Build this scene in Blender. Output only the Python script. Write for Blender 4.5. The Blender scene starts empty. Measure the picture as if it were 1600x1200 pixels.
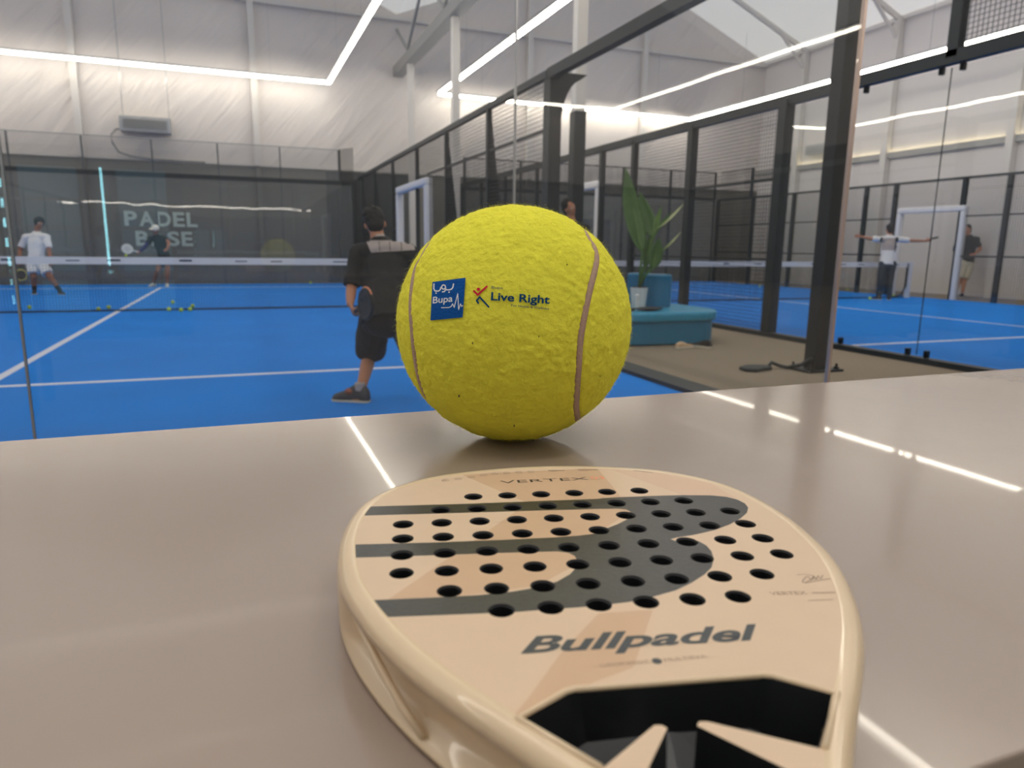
import bpy, bmesh, math, random
from mathutils import Vector as V, Matrix, geometry, noise
random.seed(7)
PI = math.pi
S = bpy.context.scene
C = S.collection

# ------------------------------------------------------------------ camera
FPX = 1093.8
CAM = V((1.979, -13.575, 1.1615))
YAW, PIT, ROL = .3681, .1922, .0133
cw = V((math.sin(YAW)*math.cos(PIT), math.cos(YAW)*math.cos(PIT), -math.sin(PIT)))
cr0 = V((math.cos(YAW), -math.sin(YAW), 0))
cu0 = cr0.cross(cw)
cr = cr0*math.cos(ROL) + cu0*math.sin(ROL)
cu = cu0*math.cos(ROL) - cr0*math.sin(ROL)
cd = bpy.data.cameras.new('camera')
cam = bpy.data.objects.new('camera', cd); C.objects.link(cam)
cd.sensor_width = 36; cd.lens = FPX/1600*36
cd.clip_start = .02; cd.clip_end = 200
cd.dof.use_dof = True; cd.dof.focus_distance = .66; cd.dof.aperture_fstop = 9.5
m = Matrix.Identity(4)
for i in range(3):
    m[i][0] = cr[i]; m[i][1] = cu[i]; m[i][2] = -cw[i]; m[i][3] = CAM[i]
cam.matrix_world = m
S.camera = cam
# ------------------------------------------------------------------ world, exposure
w = bpy.data.worlds.new('daylight'); S.world = w; w.use_nodes = True
w.node_tree.nodes['Background'].inputs[0].default_value = (1.0, .965, .93, 1)
w.node_tree.nodes['Background'].inputs[1].default_value = 1.6
LED = 29.0
S.view_settings.view_transform = 'Standard'; S.view_settings.look = 'None'
S.view_settings.exposure = 0.0; S.view_settings.gamma = 1; S.view_settings.use_curve_mapping = False
cy = S.cycles
cy.use_denoising = True
cy.max_bounces = 8; cy.diffuse_bounces = 4; cy.glossy_bounces = 4; cy.transmission_bounces = 4
cy.transparent_max_bounces = 24
cy.sample_clamp_indirect = 6
cy.caustics_reflective = False; cy.caustics_refractive = False

def ray(x, y):
    return cr*((x-800)/FPX) - cu*((y-600)/FPX) + cw
def PD(x, y, d): return CAM + ray(x, y)*d                       # a point at view depth d
def PZ(x, y, z):
    r = ray(x, y); return CAM + r*((z-CAM.z)/r.z)
def PX(x, y, X):
    r = ray(x, y); return CAM + r*((X-CAM.x)/r.x)
def PY(x, y, Y):
    r = ray(x, y); return CAM + r*((Y-CAM.y)/r.y)

# ------------------------------------------------------------------ materials
def srgb(c):
    return tuple((x/12.92 if x <= .04045 else ((x+.055)/1.055)**2.4) for x in (v/255 for v in c))
def mat(name, col, rough=.5, metal=0, var=.06, scale=8, bump=0, bscale=60, spec=.5, coat=0, emis=None, es=0, raw=False, stretch=None):
    M = bpy.data.materials.new(name); M.use_nodes = True
    nt = M.node_tree; N = nt.nodes; L = nt.links
    b = N['Principled BSDF']
    c = col if raw else srgb(col)
    b.inputs['Roughness'].default_value = rough; b.inputs['Metallic'].default_value = metal
    b.inputs['Specular IOR Level'].default_value = spec; b.inputs['Coat Weight'].default_value = coat
    tc = N.new('ShaderNodeTexCoord'); mp = N.new('ShaderNodeMapping')
    L.new(tc.outputs['Object'], mp.inputs['Vector'])
    if stretch: mp.inputs['Scale'].default_value = stretch[:3]; mp.inputs['Rotation'].default_value = stretch[3:]
    nz = N.new('ShaderNodeTexNoise'); nz.inputs['Scale'].default_value = scale; nz.inputs['Detail'].default_value = 4
    L.new(mp.outputs[0], nz.inputs['Vector'])
    mx = N.new('ShaderNodeMix'); mx.data_type = 'RGBA'
    mx.inputs[6].default_value = (*[min(1, v*(1-var)) for v in c], 1)
    mx.inputs[7].default_value = (*[min(1, v*(1+var)) for v in c], 1)
    L.new(nz.outputs['Fac'], mx.inputs[0]); L.new(mx.outputs[2], b.inputs['Base Color'])
    if bump:
        n2 = N.new('ShaderNodeTexNoise'); n2.inputs['Scale'].default_value = bscale; n2.inputs['Detail'].default_value = 5
        L.new(mp.outputs[0], n2.inputs['Vector'])
        bp = N.new('ShaderNodeBump'); bp.inputs['Strength'].default_value = 1; bp.inputs['Distance'].default_value = bump
        L.new(n2.outputs['Fac'], bp.inputs['Height']); L.new(bp.outputs[0], b.inputs['Normal'])
    if emis:
        b.inputs['Emission Color'].default_value = (*srgb(emis), 1); b.inputs['Emission Strength'].default_value = es
    return M
def glass_mat(name, tint=(.955, .965, .958), wav=.0008, ior=1.5, dirt=.012):
    M = bpy.data.materials.new(name); M.use_nodes = True
    nt = M.node_tree; N = nt.nodes; L = nt.links; N.clear()
    out = N.new('ShaderNodeOutputMaterial'); tr = N.new('ShaderNodeBsdfTransparent'); tr.inputs[0].default_value = (*tint, 1)
    gl = N.new('ShaderNodeBsdfGlossy'); gl.inputs['Roughness'].default_value = .0
    df = N.new('ShaderNodeBsdfDiffuse'); df.inputs[0].default_value = (.8, .82, .82, 1)
    lw = N.new('ShaderNodeLayerWeight'); lw.inputs['Blend'].default_value = .5
    pw = N.new('ShaderNodeMath'); pw.operation = 'POWER'; pw.inputs[1].default_value = 5; L.new(lw.outputs['Facing'], pw.inputs[0])
    fr = N.new('ShaderNodeMath'); fr.operation = 'MULTIPLY_ADD'; fr.inputs[1].default_value = .95; fr.inputs[2].default_value = .043
    L.new(pw.outputs[0], fr.inputs[0])
    tc = N.new('ShaderNodeTexCoord'); nz = N.new('ShaderNodeTexNoise'); nz.inputs['Scale'].default_value = 1.6; nz.inputs['Detail'].default_value = 1
    L.new(tc.outputs['Object'], nz.inputs['Vector'])
    bp = N.new('ShaderNodeBump'); bp.inputs['Strength'].default_value = 1; bp.inputs['Distance'].default_value = wav
    L.new(nz.outputs['Fac'], bp.inputs['Height']); L.new(bp.outputs[0], gl.inputs['Normal'])
    m1 = N.new('ShaderNodeMixShader'); m2 = N.new('ShaderNodeMixShader'); m2.inputs[0].default_value = dirt
    L.new(fr.outputs[0], m1.inputs[0]); L.new(tr.outputs[0], m1.inputs[1]); L.new(gl.outputs[0], m1.inputs[2])
    L.new(m1.outputs[0], m2.inputs[1]); L.new(df.outputs[0], m2.inputs[2]); L.new(m2.outputs[0], out.inputs[0])
    return M
def emit(name, col, st):
    M = bpy.data.materials.new(name); M.use_nodes = True
    N = M.node_tree.nodes; N.clear(); e = N.new('ShaderNodeEmission'); o = N.new('ShaderNodeOutputMaterial')
    e.inputs[0].default_value = (*col, 1); e.inputs[1].default_value = st
    M.node_tree.links.new(e.outputs[0], o.inputs[0]); return M
def pvc_roof(name):
    M = mat(name, (226, 225, 222), .6, var=.04, scale=.6)
    nt = M.node_tree; N = nt.nodes; L = nt.links
    b = N['Principled BSDF']; o = [n for n in N if n.type == 'OUTPUT_MATERIAL'][0]
    t = N.new('ShaderNodeBsdfTransparent'); t.inputs[0].default_value = (.95, .96, .97, 1)
    mx = N.new('ShaderNodeMixShader'); mx.inputs[0].default_value = .28
    L.new(b.outputs[0], mx.inputs[1]); L.new(t.outputs[0], mx.inputs[2]); L.new(mx.outputs[0], o.inputs[0])
    return M

MT = dict(
 table=mat('grey_laminate', (160, 145, 133), .2, var=.03, scale=3, bump=.0008, bscale=8, spec=.5, coat=.25),
 table_edge=mat('laminate_edge', (120, 95, 78), .5),
 steel=mat('dark_steel', (24, 34, 40), .55, .0, var=.1, scale=5),
 black=mat('black_paint', (15, 22, 27), .55, 0, var=.1),
 wire=mat('wire_mesh', (38, 42, 46), .5, .5),
 white_pad=mat('white_padding', (228, 227, 230), .6, var=.03),
 alu=mat('aluminium', (176, 178, 180), .35, .8),
 colwhite=mat('white_column', (214, 210, 206), .45, var=.03),
 pvc=mat('white_pvc', (216, 209, 205), .34, var=.03, scale=.8, spec=.5),
 pvcs=mat('white_pvc_side', (216, 211, 209), .5, var=.03, scale=.5, bump=.015, bscale=.6),
 dark=mat('grey_backdrop', (118, 116, 111), .7, var=.10, scale=.55),
 darker=mat('dark_backdrop', (80, 84, 86), .7, var=.08, scale=.5),
 roof=pvc_roof('roof_membrane'),
 carpet=mat('carpet', (146, 134, 118), .95, var=.10, scale=40, bump=.003, bscale=300, spec=.1),
 turf=mat('blue_turf', (26, 132, 230), .9, var=.13, scale=1.1, bump=.004, bscale=240, spec=.12),
 line=mat('white_line', (214, 219, 236), .85, var=.04),
 netband=mat('net_band', (236, 232, 230), .7),
 ink=mat('dark_ink', (58, 62, 78), .7),
 gutter=mat('grey_metal', (158, 158, 157), .5, .2),
 glass=glass_mat('court_glass', ior=1.52),
 glass_far=glass_mat('far_glass', wav=.0015, dirt=.03),
 led=emit('led_white', (1.0, .91, .77), LED),
 ledpath=emit('led_lounge', (1.0, .9, .8), 17),
 cyan=emit('led_cyan', (.35, .88, 1.0), 12), fill_led=emit('led_added_fill', (1.0, .93, .84), 62),
 signp=mat('pale_letters', (206, 218, 210), .7),
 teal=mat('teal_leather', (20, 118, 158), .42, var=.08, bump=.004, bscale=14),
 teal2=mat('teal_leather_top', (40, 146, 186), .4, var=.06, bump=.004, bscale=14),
 planter=mat('white_ceramic', (222, 222, 220), .4),
 leaf=mat('leaf_green', (70, 104, 52), .45, var=.25, scale=9),
 leafy=mat('leaf_pale', (172, 178, 132), .5, var=.2, scale=9),
 stem=mat('stem_green', (96, 128, 62), .6, var=.2),
 soil=mat('soil', (60, 44, 32), .95),
 felt=mat('felt', (236, 231, 76), .95, var=.10, scale=70, bump=.0027, bscale=150, spec=.1),
 fuzz=mat('felt_fibre', (232, 226, 100), .9, spec=.1),
 seam=mat('rubber_seam', (176, 146, 132), .75, var=.05, scale=120),
 blue=mat('blue_print', (16, 84, 160), .8, var=.12, scale=150, bump=.0008, bscale=400, spec=.15),
 navy=mat('navy_print', (8, 66, 112), .8, spec=.15),
 red=mat('red_print', (206, 30, 66), .8, spec=.15),
 printw=mat('white_print', (226, 232, 236), .8, spec=.15),
 sand=mat('racket_sand', (214, 189, 160), .42, var=.035, scale=60, bump=.00006, bscale=1400, spec=.35),
 tan=mat('racket_tan', (202, 170, 138), .42, var=.05, scale=60, bump=.00006, bscale=1400, spec=.35),
 rim=mat('racket_rim', (216, 193, 158), .3, var=.04, scale=30, coat=.3),
 logo=mat('racket_grey', (50, 49, 47), .28, .15, var=.3, scale=420, bump=.00025, bscale=1100, spec=.6),
 letter=mat('racket_letter', (50, 56, 60), .45, 0, var=.25, scale=300),
 letterf=mat('racket_small_print', (150, 128, 108), .5),
 dletter=mat('racket_dark_print', (60, 52, 44), .5),
 orange=mat('racket_orange', (240, 150, 110), .5),
 eva=mat('black_foam', (14, 16, 20), .55, var=.2),
 gloss=mat('black_gloss', (32, 34, 36), .36, var=.2, coat=.4),
 skin=mat('skin', (186, 128, 100), .6, var=.06, scale=20),
 skin2=mat('skin_tan', (150, 98, 76), .6, var=.06, scale=20),
 hair=mat('black_hair', (26, 23, 24), .75, var=.3, scale=60, bump=.006, bscale=120),
 tblack=mat('black_cloth', (30, 31, 34), .85, var=.15, scale=9, bump=.01, bscale=16),
 sblack=mat('black_shorts', (22, 22, 25), .85, var=.15, scale=9, bump=.01, bscale=12),
 twhite=mat('white_cloth', (232, 230, 230), .85, var=.04, scale=9, bump=.01, bscale=16),
 panel=mat('grey_print', (176, 164, 160), .85, var=.10, scale=40),
 beige=mat('beige_cloth', (196, 188, 166), .85, bump=.008, bscale=14),
 trouser=mat('dark_trouser', (44, 52, 56), .85, bump=.008, bscale=14),
 purple=mat('purple_sleeve', (50, 38, 96), .8),
 shoeg=mat('grey_shoe', (74, 70, 72), .7, var=.2, scale=40),
 shoer=mat('rust_shoe', (150, 84, 62), .7, var=.2, scale=40),
 shoew=mat('white_shoe', (226, 224, 214), .6),
 sole=mat('pale_sole', (206, 200, 186), .6),
 tealr=mat('teal_racket', (16, 70, 98), .4),
 yring=mat('yellow_racket', (206, 196, 120), .45),
 fridge=mat('fridge_body', (70, 74, 78), .5),
 fridgein=mat('fridge_inside', (120, 165, 185), .5, emis=(120, 180, 205), es=.6),
 beigeshoe=mat('beige_sandal', (206, 176, 142), .7),
 eye=mat('eye_white', (235, 232, 228), .3), iris=mat('iris', (40, 28, 22), .3), lip=mat('lip', (150, 84, 78), .5),
)

def wrinkle(M, ang, sx, sz, dist, dist2):
    nt = M.node_tree; N = nt.nodes; L = nt.links; b = N['Principled BSDF']
    tc = N.new('ShaderNodeTexCoord'); r_ = N.new('ShaderNodeMapping'); r_.inputs['Rotation'].default_value = (0, ang, 0)
    s_ = N.new('ShaderNodeMapping'); s_.inputs['Scale'].default_value = (sx, .5, sz)
    n1 = N.new('ShaderNodeTexNoise'); n1.inputs['Scale'].default_value = 1; n1.inputs['Detail'].default_value = 3; n1.inputs['Distortion'].default_value = .3
    n2 = N.new('ShaderNodeTexNoise'); n2.inputs['Scale'].default_value = .35
    mm = N.new('ShaderNodeMath'); mm.operation = 'MULTIPLY'
    L.new(tc.outputs['Object'], r_.inputs[0]); L.new(r_.outputs[0], s_.inputs[0]); L.new(s_.outputs[0], n1.inputs['Vector']); L.new(tc.outputs['Object'], n2.inputs['Vector'])
    L.new(n1.outputs['Fac'], mm.inputs[0]); L.new(n2.outputs['Fac'], mm.inputs[1])
    bp = N.new('ShaderNodeBump'); bp.inputs['Distance'].default_value = dist; L.new(mm.outputs[0], bp.inputs['Height']); L.new(bp.outputs[0], b.inputs['Normal'])
wrinkle(MT['pvc'], -.75, 2.2, .3, .2, 0)
# ------------------------------------------------------------------ object helpers
def tag(o, label=None, cat=None, group=None, kind=None):
    if label: o['label'] = label
    if cat: o['category'] = cat
    if group: o['group'] = group
    if kind: o['kind'] = kind
    return o
def thing(name, label, cat, loc=(0, 0, 0), rz=0, group=None):
    o = bpy.data.objects.new(name, None); C.objects.link(o); o.location = loc; o.rotation_euler = (0, 0, rz)
    o.empty_display_size = .1
    bpy.context.view_layer.update()
    return tag(o, label, cat, group)
class MB:
    """collects shapes and links them as one mesh object; coordinates are world unless the parent is placed first"""
    def __init__(s): s.v = []; s.f = []; s.mi = []
    def add(s, vs, fs, mi=0):
        n = len(s.v); s.v += [tuple(q) for q in vs]; s.f += [tuple(i+n for i in f) for f in fs]; s.mi += [mi]*len(fs); return s
    def box(s, a, b, mi=0):
        x0, y0, z0 = [min(a[i], b[i]) for i in range(3)]; x1, y1, z1 = [max(a[i], b[i]) for i in range(3)]
        vs = [(x0,y0,z0),(x1,y0,z0),(x1,y1,z0),(x0,y1,z0),(x0,y0,z1),(x1,y0,z1),(x1,y1,z1),(x0,y1,z1)]
        return s.add(vs, [(0,3,2,1),(4,5,6,7),(0,1,5,4),(1,2,6,5),(2,3,7,6),(3,0,4,7)], mi)
    def bar(s, p, q, a, b=None, up=(0, 0, 1), mi=0):
        p = V(p); q = V(q); b = b or a; d = (q-p).normalized(); u = V(up)
        if abs(d.dot(u)) > .98: u = V((0, 1, 0))
        x = d.cross(u).normalized(); y = x.cross(d)
        vs = [o+x*(i*a/2)+y*(j*b/2) for o in (p, q) for i, j in ((-1,-1),(1,-1),(1,1),(-1,1))]
        return s.add(vs, [(0,1,2,3),(7,6,5,4),(0,4,5,1),(1,5,6,2),(2,6,7,3),(3,7,4,0)], mi)
    def tube(s, pts, r, n=10, mi=0, closed=False, flat=1.0, nrm=None):
        pts = [V(p) for p in pts]; k = len(pts); rs = r if isinstance(r, (list, tuple)) else [r]*k
        vs = []; up = V((0, 0, 1))
        for i, p in enumerate(pts):
            a = pts[(i-1) % k] if (closed or i > 0) else p; c = pts[(i+1) % k] if (closed or i < k-1) else p
            d = (c-a).normalized(); u = nrm(p) if nrm else up
            if abs(d.dot(u)) > .95: u = V((0, 1, 0))
            x = d.cross(u).normalized(); y = x.cross(d)
            vs += [p + x*math.cos(2*PI*j/n)*rs[i] + y*math.sin(2*PI*j/n)*rs[i]*flat for j in range(n)]
        fs = []
        for i in range(k if closed else k-1):
            for j in range(n):
                a = i*n+j; b = i*n+(j+1) % n; c = ((i+1) % k)*n+(j+1) % n; d = ((i+1) % k)*n+j
                fs.append((a, b, c, d))
        if not closed: fs += [tuple(range(n-1, -1, -1)), tuple((k-1)*n+j for j in range(n))]
        return s.add(vs, fs, mi)
    def cyl(s, c, r, h, n=24, mi=0, r2=None):
        c = V(c); r2 = r if r2 is None else r2
        vs = [c+V((r*math.cos(2*PI*j/n), r*math.sin(2*PI*j/n), 0)) for j in range(n)] + [c+V((r2*math.cos(2*PI*j/n), r2*math.sin(2*PI*j/n), h)) for j in range(n)]
        fs = [(j, (j+1) % n, n+(j+1) % n, n+j) for j in range(n)] + [tuple(range(n-1, -1, -1)), tuple(range(n, 2*n))]
        return s.add(vs, fs, mi)
    def prism(s, poly, z0, z1, mi=0):
        n = len(poly); vs = [(x, y, z0) for x, y in poly]+[(x, y, z1) for x, y in poly]
        return s.add(vs, [tuple(range(n-1, -1, -1)), tuple(range(n, 2*n))]+[(i, (i+1) % n, n+(i+1) % n, n+i) for i in range(n)], mi)
    def ball(s, c, r, seg=20, rings=12, mi=0, sc=(1, 1, 1), R=None):
        c = V(c); vs = []
        for i in range(1, rings):
            t = PI*i/rings
            for j in range(seg):
                q = V((math.sin(t)*math.cos(2*PI*j/seg)*r*sc[0], math.sin(t)*math.sin(2*PI*j/seg)*r*sc[1], math.cos(t)*r*sc[2]))
                vs.append(c + (R @ q if R else q))
        t = V((0, 0, r*sc[2])); vs += [c+(R @ t if R else t), c-(R @ t if R else t)]; N = len(vs)
        fs = []
        for i in range(rings-2):
            for j in range(seg): fs.append((i*seg+j, (i+1)*seg+j, (i+1)*seg+(j+1) % seg, i*seg+(j+1) % seg))
        for j in range(seg):
            fs.append((N-2, j, (j+1) % seg)); fs.append((N-1, (rings-2)*seg+(j+1) % seg, (rings-2)*seg+j))
        return s.add(vs, fs, mi)
    def build(s, name, m, parent=None, smooth=False, bevel=0, bseg=2, fix=True):
        me = bpy.data.meshes.new(name); me.from_pydata(s.v, [], s.f)
        ms = m if isinstance(m, (list, tuple)) else [m]
        for x in ms: me.materials.append(x)
        if len(ms) > 1: me.polygons.foreach_set('material_index', s.mi)
        if fix:
            b = bmesh.new(); b.from_mesh(me); bmesh.ops.recalc_face_normals(b, faces=b.faces); b.to_mesh(me); b.free()
        if smooth: me.polygons.foreach_set('use_smooth', [True]*len(me.polygons))
        o = bpy.data.objects.new(name, me); C.objects.link(o)
        if parent:
            o.parent = parent; o.matrix_parent_inverse = world_of(parent).inverted()
        if bevel:
            md = o.modifiers.new('bevel', 'BEVEL'); md.width = bevel; md.segments = bseg; md.limit_method = 'ANGLE'
        me.update(); return o
def world_of(o):
    mm = Matrix.LocRotScale(o.location, o.rotation_euler, o.scale)
    return (world_of(o.parent) @ o.matrix_parent_inverse @ mm) if o.parent else mm
def struct(name, mb, m, parent=None, **k):
    o = mb.build(name, m, parent, **k); o['kind'] = 'structure'; return o
def copy_tree(o, parent=None):
    c = o.copy(); C.objects.link(c); c.parent = parent
    for ch in list(o.children): copy_tree(ch, c)
    return c
def text2d(s, size=1.0, offset=0.0, shear=0.0, space=1.0):
    cu_ = bpy.data.curves.new('t', 'FONT'); cu_.body = s; cu_.size = size; cu_.offset = offset; cu_.shear = shear; cu_.space_character = space
    cu_.resolution_u = 4
    o = bpy.data.objects.new('t', cu_); C.objects.link(o); bpy.context.view_layer.update()
    dg = bpy.context.evaluated_depsgraph_get(); me = bpy.data.meshes.new_from_object(o.evaluated_get(dg))
    vs = [(v.co.x, v.co.y) for v in me.vertices]; fs = [tuple(p.vertices) for p in me.polygons]
    bpy.data.objects.remove(o); bpy.data.curves.remove(cu_); bpy.data.meshes.remove(me)
    x0 = min(a for a, b in vs); x1 = max(a for a, b in vs)
    return [((a-x0)/(x1-x0), b) for a, b in vs], fs      # x in 0..1, y in font size units (cap height ~.7)
def capped(s, **k):
    vs, fs = text2d(s, **k); h = text2d('H')[0]; H = max(b for a, b in h)
    return [(a, b/H) for a, b in vs], fs                # baseline 0, cap height 1
LETH = {}

# ------------------------------------------------------------------ the setting
XR, XL, YF, YN = 21.0, -6.9, 9.45, -31.0
GZ, RIDGE = 8.15, 11.0
struct('floor', MB().box((XL-.2, YN-.2, -.2), (XR+.2, YF+.2, 0)), MT['carpet'])
VAL = 6.9
def gable_wall(name, Y, t):
    mb = MB(); zt = 3.5
    prof = [(XL, zt), (XR, zt), (XR, GZ), (13.95, RIDGE), (VAL, GZ), (0, RIDGE), (XL, GZ)]
    n = len(prof); vs = [(x, Y, z) for x, z in prof]+[(x, Y+t, z) for x, z in prof]
    mb.add(vs, [tuple(range(n)), tuple(range(2*n-1, n-1, -1))]+[(i, (i+1) % n, n+(i+1) % n, n+i) for i in range(n)])
    o = struct(name, mb, MT['pvc'])
    lo = MB().box((XL, Y, 0), (XR, Y+t, zt)); l = lo.build('lower_panel', MT['dark'], o)
    tr = MB().box((XL, Y-(.05 if t > 0 else -.05), zt-.06), (XR, Y, zt+.02)).build('ledge', MT['colwhite'], o)
    return o
wb = gable_wall('wall_back', YF, .15)
MB().box((4.6, YF-.012, 0), (7.4, YF, 3.4)).build('dark_cladding', MT['darker'], wb)
MB().box((11, YF-.012, 0), (14.6, YF, 2.2)).build('dark_cladding', MT['darker'], wb)
gable_wall('wall_front', YN, -.15)
wr = struct('wall_right', MB().box((XR, YN, 0), (XR+.15, YF, GZ)), MT['pvcs'])
MB().box((XR-.12, YN, 4.02), (XR, YF, 4.10)).build('ledge', MT['gutter'], wr)
MB().box((XR-.13, YN, 4.02), (XR-.115, YF, 4.2)).build('ledge_lip', MT['gutter'], wr)
MB().box((XR-.08, -9, 4.11), (XR-.05, 7.5, 4.13)).build('ledge_light', emit('led_ledge', (1, .84, .5), 14), wr)
struct('wall_left', MB().box((XL-.15, YN, 0), (XL, YF, GZ)), MT['pvcs'])
for i, (xa, xb) in enumerate(((XL, 0), (0, VAL), (VAL, 13.95), (13.95, XR))):
    za, zb = (GZ, RIDGE) if i % 2 == 0 else (RIDGE, GZ)
    mb = MB(); vs = [(xa, YN, za), (xb, YN, zb), (xb, YF, zb), (xa, YF, za)]
    mb.add(vs, [(0, 1, 2, 3)]); struct('ceiling', mb, MT['roof'], fix=False)
MB().box((XR-.05, YN, 0), (XR, -10.7, 4.7)).build('dark_cladding', MT['darker'], wr)
MB().box((XR-.08, YN, 4.7), (XR, -10.7, 4.78)).build('ledge', MT['colwhite'], wr)
# valley gutter beam with bracing, gable girt, columns
g = thing('roof_gutter_beam', 'long grey metal gutter beam running under the roof valley between the courts', 'beam', (VAL, 0, 6.5))
mb = MB(); mb.box((VAL-.15, YN, 6.34), (VAL-.13, YF, 6.62)); mb.box((VAL+.13, YN, 6.34), (VAL+.15, YF, 6.62)); mb.box((VAL-.15, YN, 6.33), (VAL+.15, YF, 6.35))
mb.build('gutter', MT['gutter'], g)
mb = MB()
for y in range(-28, 10, 4):
    mb.bar((VAL, y, 6.8), (VAL, y+2, GZ-.1), .07); mb.bar((VAL, y+2, GZ-.1), (VAL, y+4, 6.8), .07)
mb.build('bracing', MT['gutter'], g)
tag(MB().box((XL, YF-.12, 7.95), (XR, YF, 8.07)).build('gable_girt', MT['colwhite']), 'pale horizontal girt across the top of the white back wall', 'beam')
CB = 'white columns standing against the back wall'
for x, l in ((-1.9, 'white wall column left of the hanging air conditioner'), (2.65, 'white wall column right of the hanging air conditioner'),
             (15.66, 'white wall column at the far end of the right court'), (-5.6, None), (11.3, None)):
    o = MB().box((x-.09, YF-.2, 3.45), (x+.09, YF-.02, GZ+1)).build('wall_column', MT['colwhite'])
    MB().box((x-.06, YF-.16, 0), (x+.06, YF-.02, 3.45)).build('lower_post', MT['dark'], o)
    tag(o, l or 'white wall column standing against the white back wall outside the picture', 'column', CB)
for y, lab in ((7.7, 'farthest white roof column in the walkway, beyond the nets'), (3.1, 'middle white roof column in the walkway, crossing the light strip'), (-3.45, 'nearest white roof column in the walkway, dark padded at its foot')):
    o = thing('roof_column', lab, 'column', (VAL, y, 0))
    MB().box((VAL-.085, y-.085, 0), (VAL+.085, y+.085, 6.33)).build('shaft', MT['colwhite'], o, bevel=.01)
    if y < 0: MB().box((VAL-.1, y-.1, 0), (VAL+.1, y+.1, 3.2)).build('padding', MT['steel'], o, bevel=.02)
for y in (7.3, 3.5, -.4, -4.6, -9):
    o = thing('side_wall_column', 'white tent leg on the right wall %s' % {7.3: 'farthest back, near the corner', 3.5: 'beyond the arms-spread man, under the second rafter', -.4: 'nearest of those seen, beside the far court gate'}.get(y, 'past the right edge of the picture'), 'column', (XR-.1, y, 0))
    MB().box((XR-.22, y-.1, 0), (XR-.01, y+.1, GZ-.05)).build('leg', MT['colwhite'], o)
    mb = MB(); mb.bar((XR-.12, y, GZ-.1), (13.95, y, RIDGE-.12), .1, .14); mb.bar((XR-.12, y, GZ-.7), (XR-1.3, y, GZ+.4), .08)
    mb.build('rafter', MT['colwhite'], o)
    mb = MB(); mb.bar((VAL, y, GZ-.1), (13.95, y, RIDGE-.12), .1, .14); mb.bar((VAL, y, GZ-.1), (0, y, RIDGE-.12), .1, .14); mb.build('rafter', MT['colwhite'], o)
o = MB(); o.box((XR-.12, YN, GZ-.14), (XR-.02, YF, GZ-.02)); tag(o.build('eave_rail', MT['colwhite']), 'white eave rail along the top of the right tent wall', 'beam')

# LED strips
def led_run(pts, label, kind='led', lab_part=None):
    t = thing('light_strip', label, 'light strip', pts[0])
    for a, b in zip(pts, pts[1:]):
        a = V(a); b = V(b); n = max(1, round((b-a).length/6)); d = (b-a)/n; e = d.normalized()
        for i in range(n):
            p = a+d*i; q = a+d*(i+1)
            MB().tube([p+e*.02, q-e*.02], .038, 8).build('led_tube', MT[kind], t, smooth=True)
    mb = MB()
    for a, b in zip(pts, pts[1:]):
        mb.bar(V(a)+V((0, 0, .07)), V(b)+V((0, 0, .07)), .17, .05)
    mb.build('rail', MT['alu'], t)
    for a, b in zip(pts, pts[1:]):
        a = V(a); b = V(b)
        for k in (.15, .5, .85):
            p = a.lerp(b, k); MB().bar(p+V((0, 0, .1)), p+V((0, 0, 2.2)), .008).build('hanger_cable', MT['alu'], t)
    return t
led_run([(-6.1, -10, 5.8), (-6.1, 8.5, 5.8), (4.71, 8.6, 5.8), (4.78, -2.5, 5.8), (4.85, -10, 5.8)], 'white light strip frame hanging over the left court')
led_run([(8.1, -10, 5.8), (8.04, 8.75, 5.8), (17.5, 9.15, 5.8), (17.66, -10, 5.8)], 'white light strip frame hanging over the right court')
led_run([(14.5, -12, 5.8), (14.1, -29.5, 5.8), (11.4, -29.4, 5.8)], 'white light strip frame behind the camera, seen mirrored in the court glass')

led_run([(0, -14.7, 6.0), (4.6, -14.7, 6.0)], 'added fill light strip behind the camera, brightening the ball and racket', 'fill_led')  # added unseen strip, only there to brighten ball, racket and table
led_run([(-6.7, -12.0, 3.2), (6.4, -12.0, 3.2)], 'light strip over the bar behind the glass wall, seen as a faint wavy reflection', 'ledpath')
# ------------------------------------------------------------------ courts
ZR = 3.1
def court(x0, x1, label, cxl):
    t = struct('court_surface', MB().box((x0, -10.43, 0), (x1, 8.88, .012)), MT['turf'])
    mb = MB(); xc = cxl; z = .0135
    for y in (-6.95, 6.95): mb.box((x0+.02, y-.045, .012), (x1-.02, y+.045, z))
    mb.box((xc-.04, -7.0, .012), (xc+.04, 7.15, z+.0004)); mb.build('court_line', MT['line'], t)
    return t
court(-5.35, 5.35, 'left', 0); court(8.82, 18.78, 'right', 13.8)

def wires(mb, a, b, z0, z1, step=.052, t=.0046):
    a = V((a[0], a[1], 0)); b = V((b[0], b[1], 0)); L = (b-a).length; e = (b-a)/L; n = e.cross(V((0, 0, 1)))
    def w_(p, q, s1, s2):
        vs = [p+s1+s2, p-s1+s2, p-s1-s2, p+s1-s2, q+s1+s2, q-s1+s2, q-s1-s2, q+s1-s2]
        mb.add(vs, [(0, 4, 5, 1), (1, 5, 6, 2), (2, 6, 7, 3), (3, 7, 4, 0)])
    k = int(L/step)
    for i in range(k+1):
        p = a+e*(i*L/k); w_(p+V((0, 0, z0)), p+V((0, 0, z1)), e*t/2, n*t/2)
    k = int((z1-z0)/step)
    for i in range(k+1):
        z = V((0, 0, z0+i*(z1-z0)/k)); w_(a+z, b+z, V((0, 0, t/2)), n*t/2)
def mesh_panel(parent, a, b, z0, z1, step=.052):
    mb = MB(); wires(mb, a, b, z0, z1, step); return mb.build('wire_panel', MT['wire'], parent, fix=False)
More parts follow.
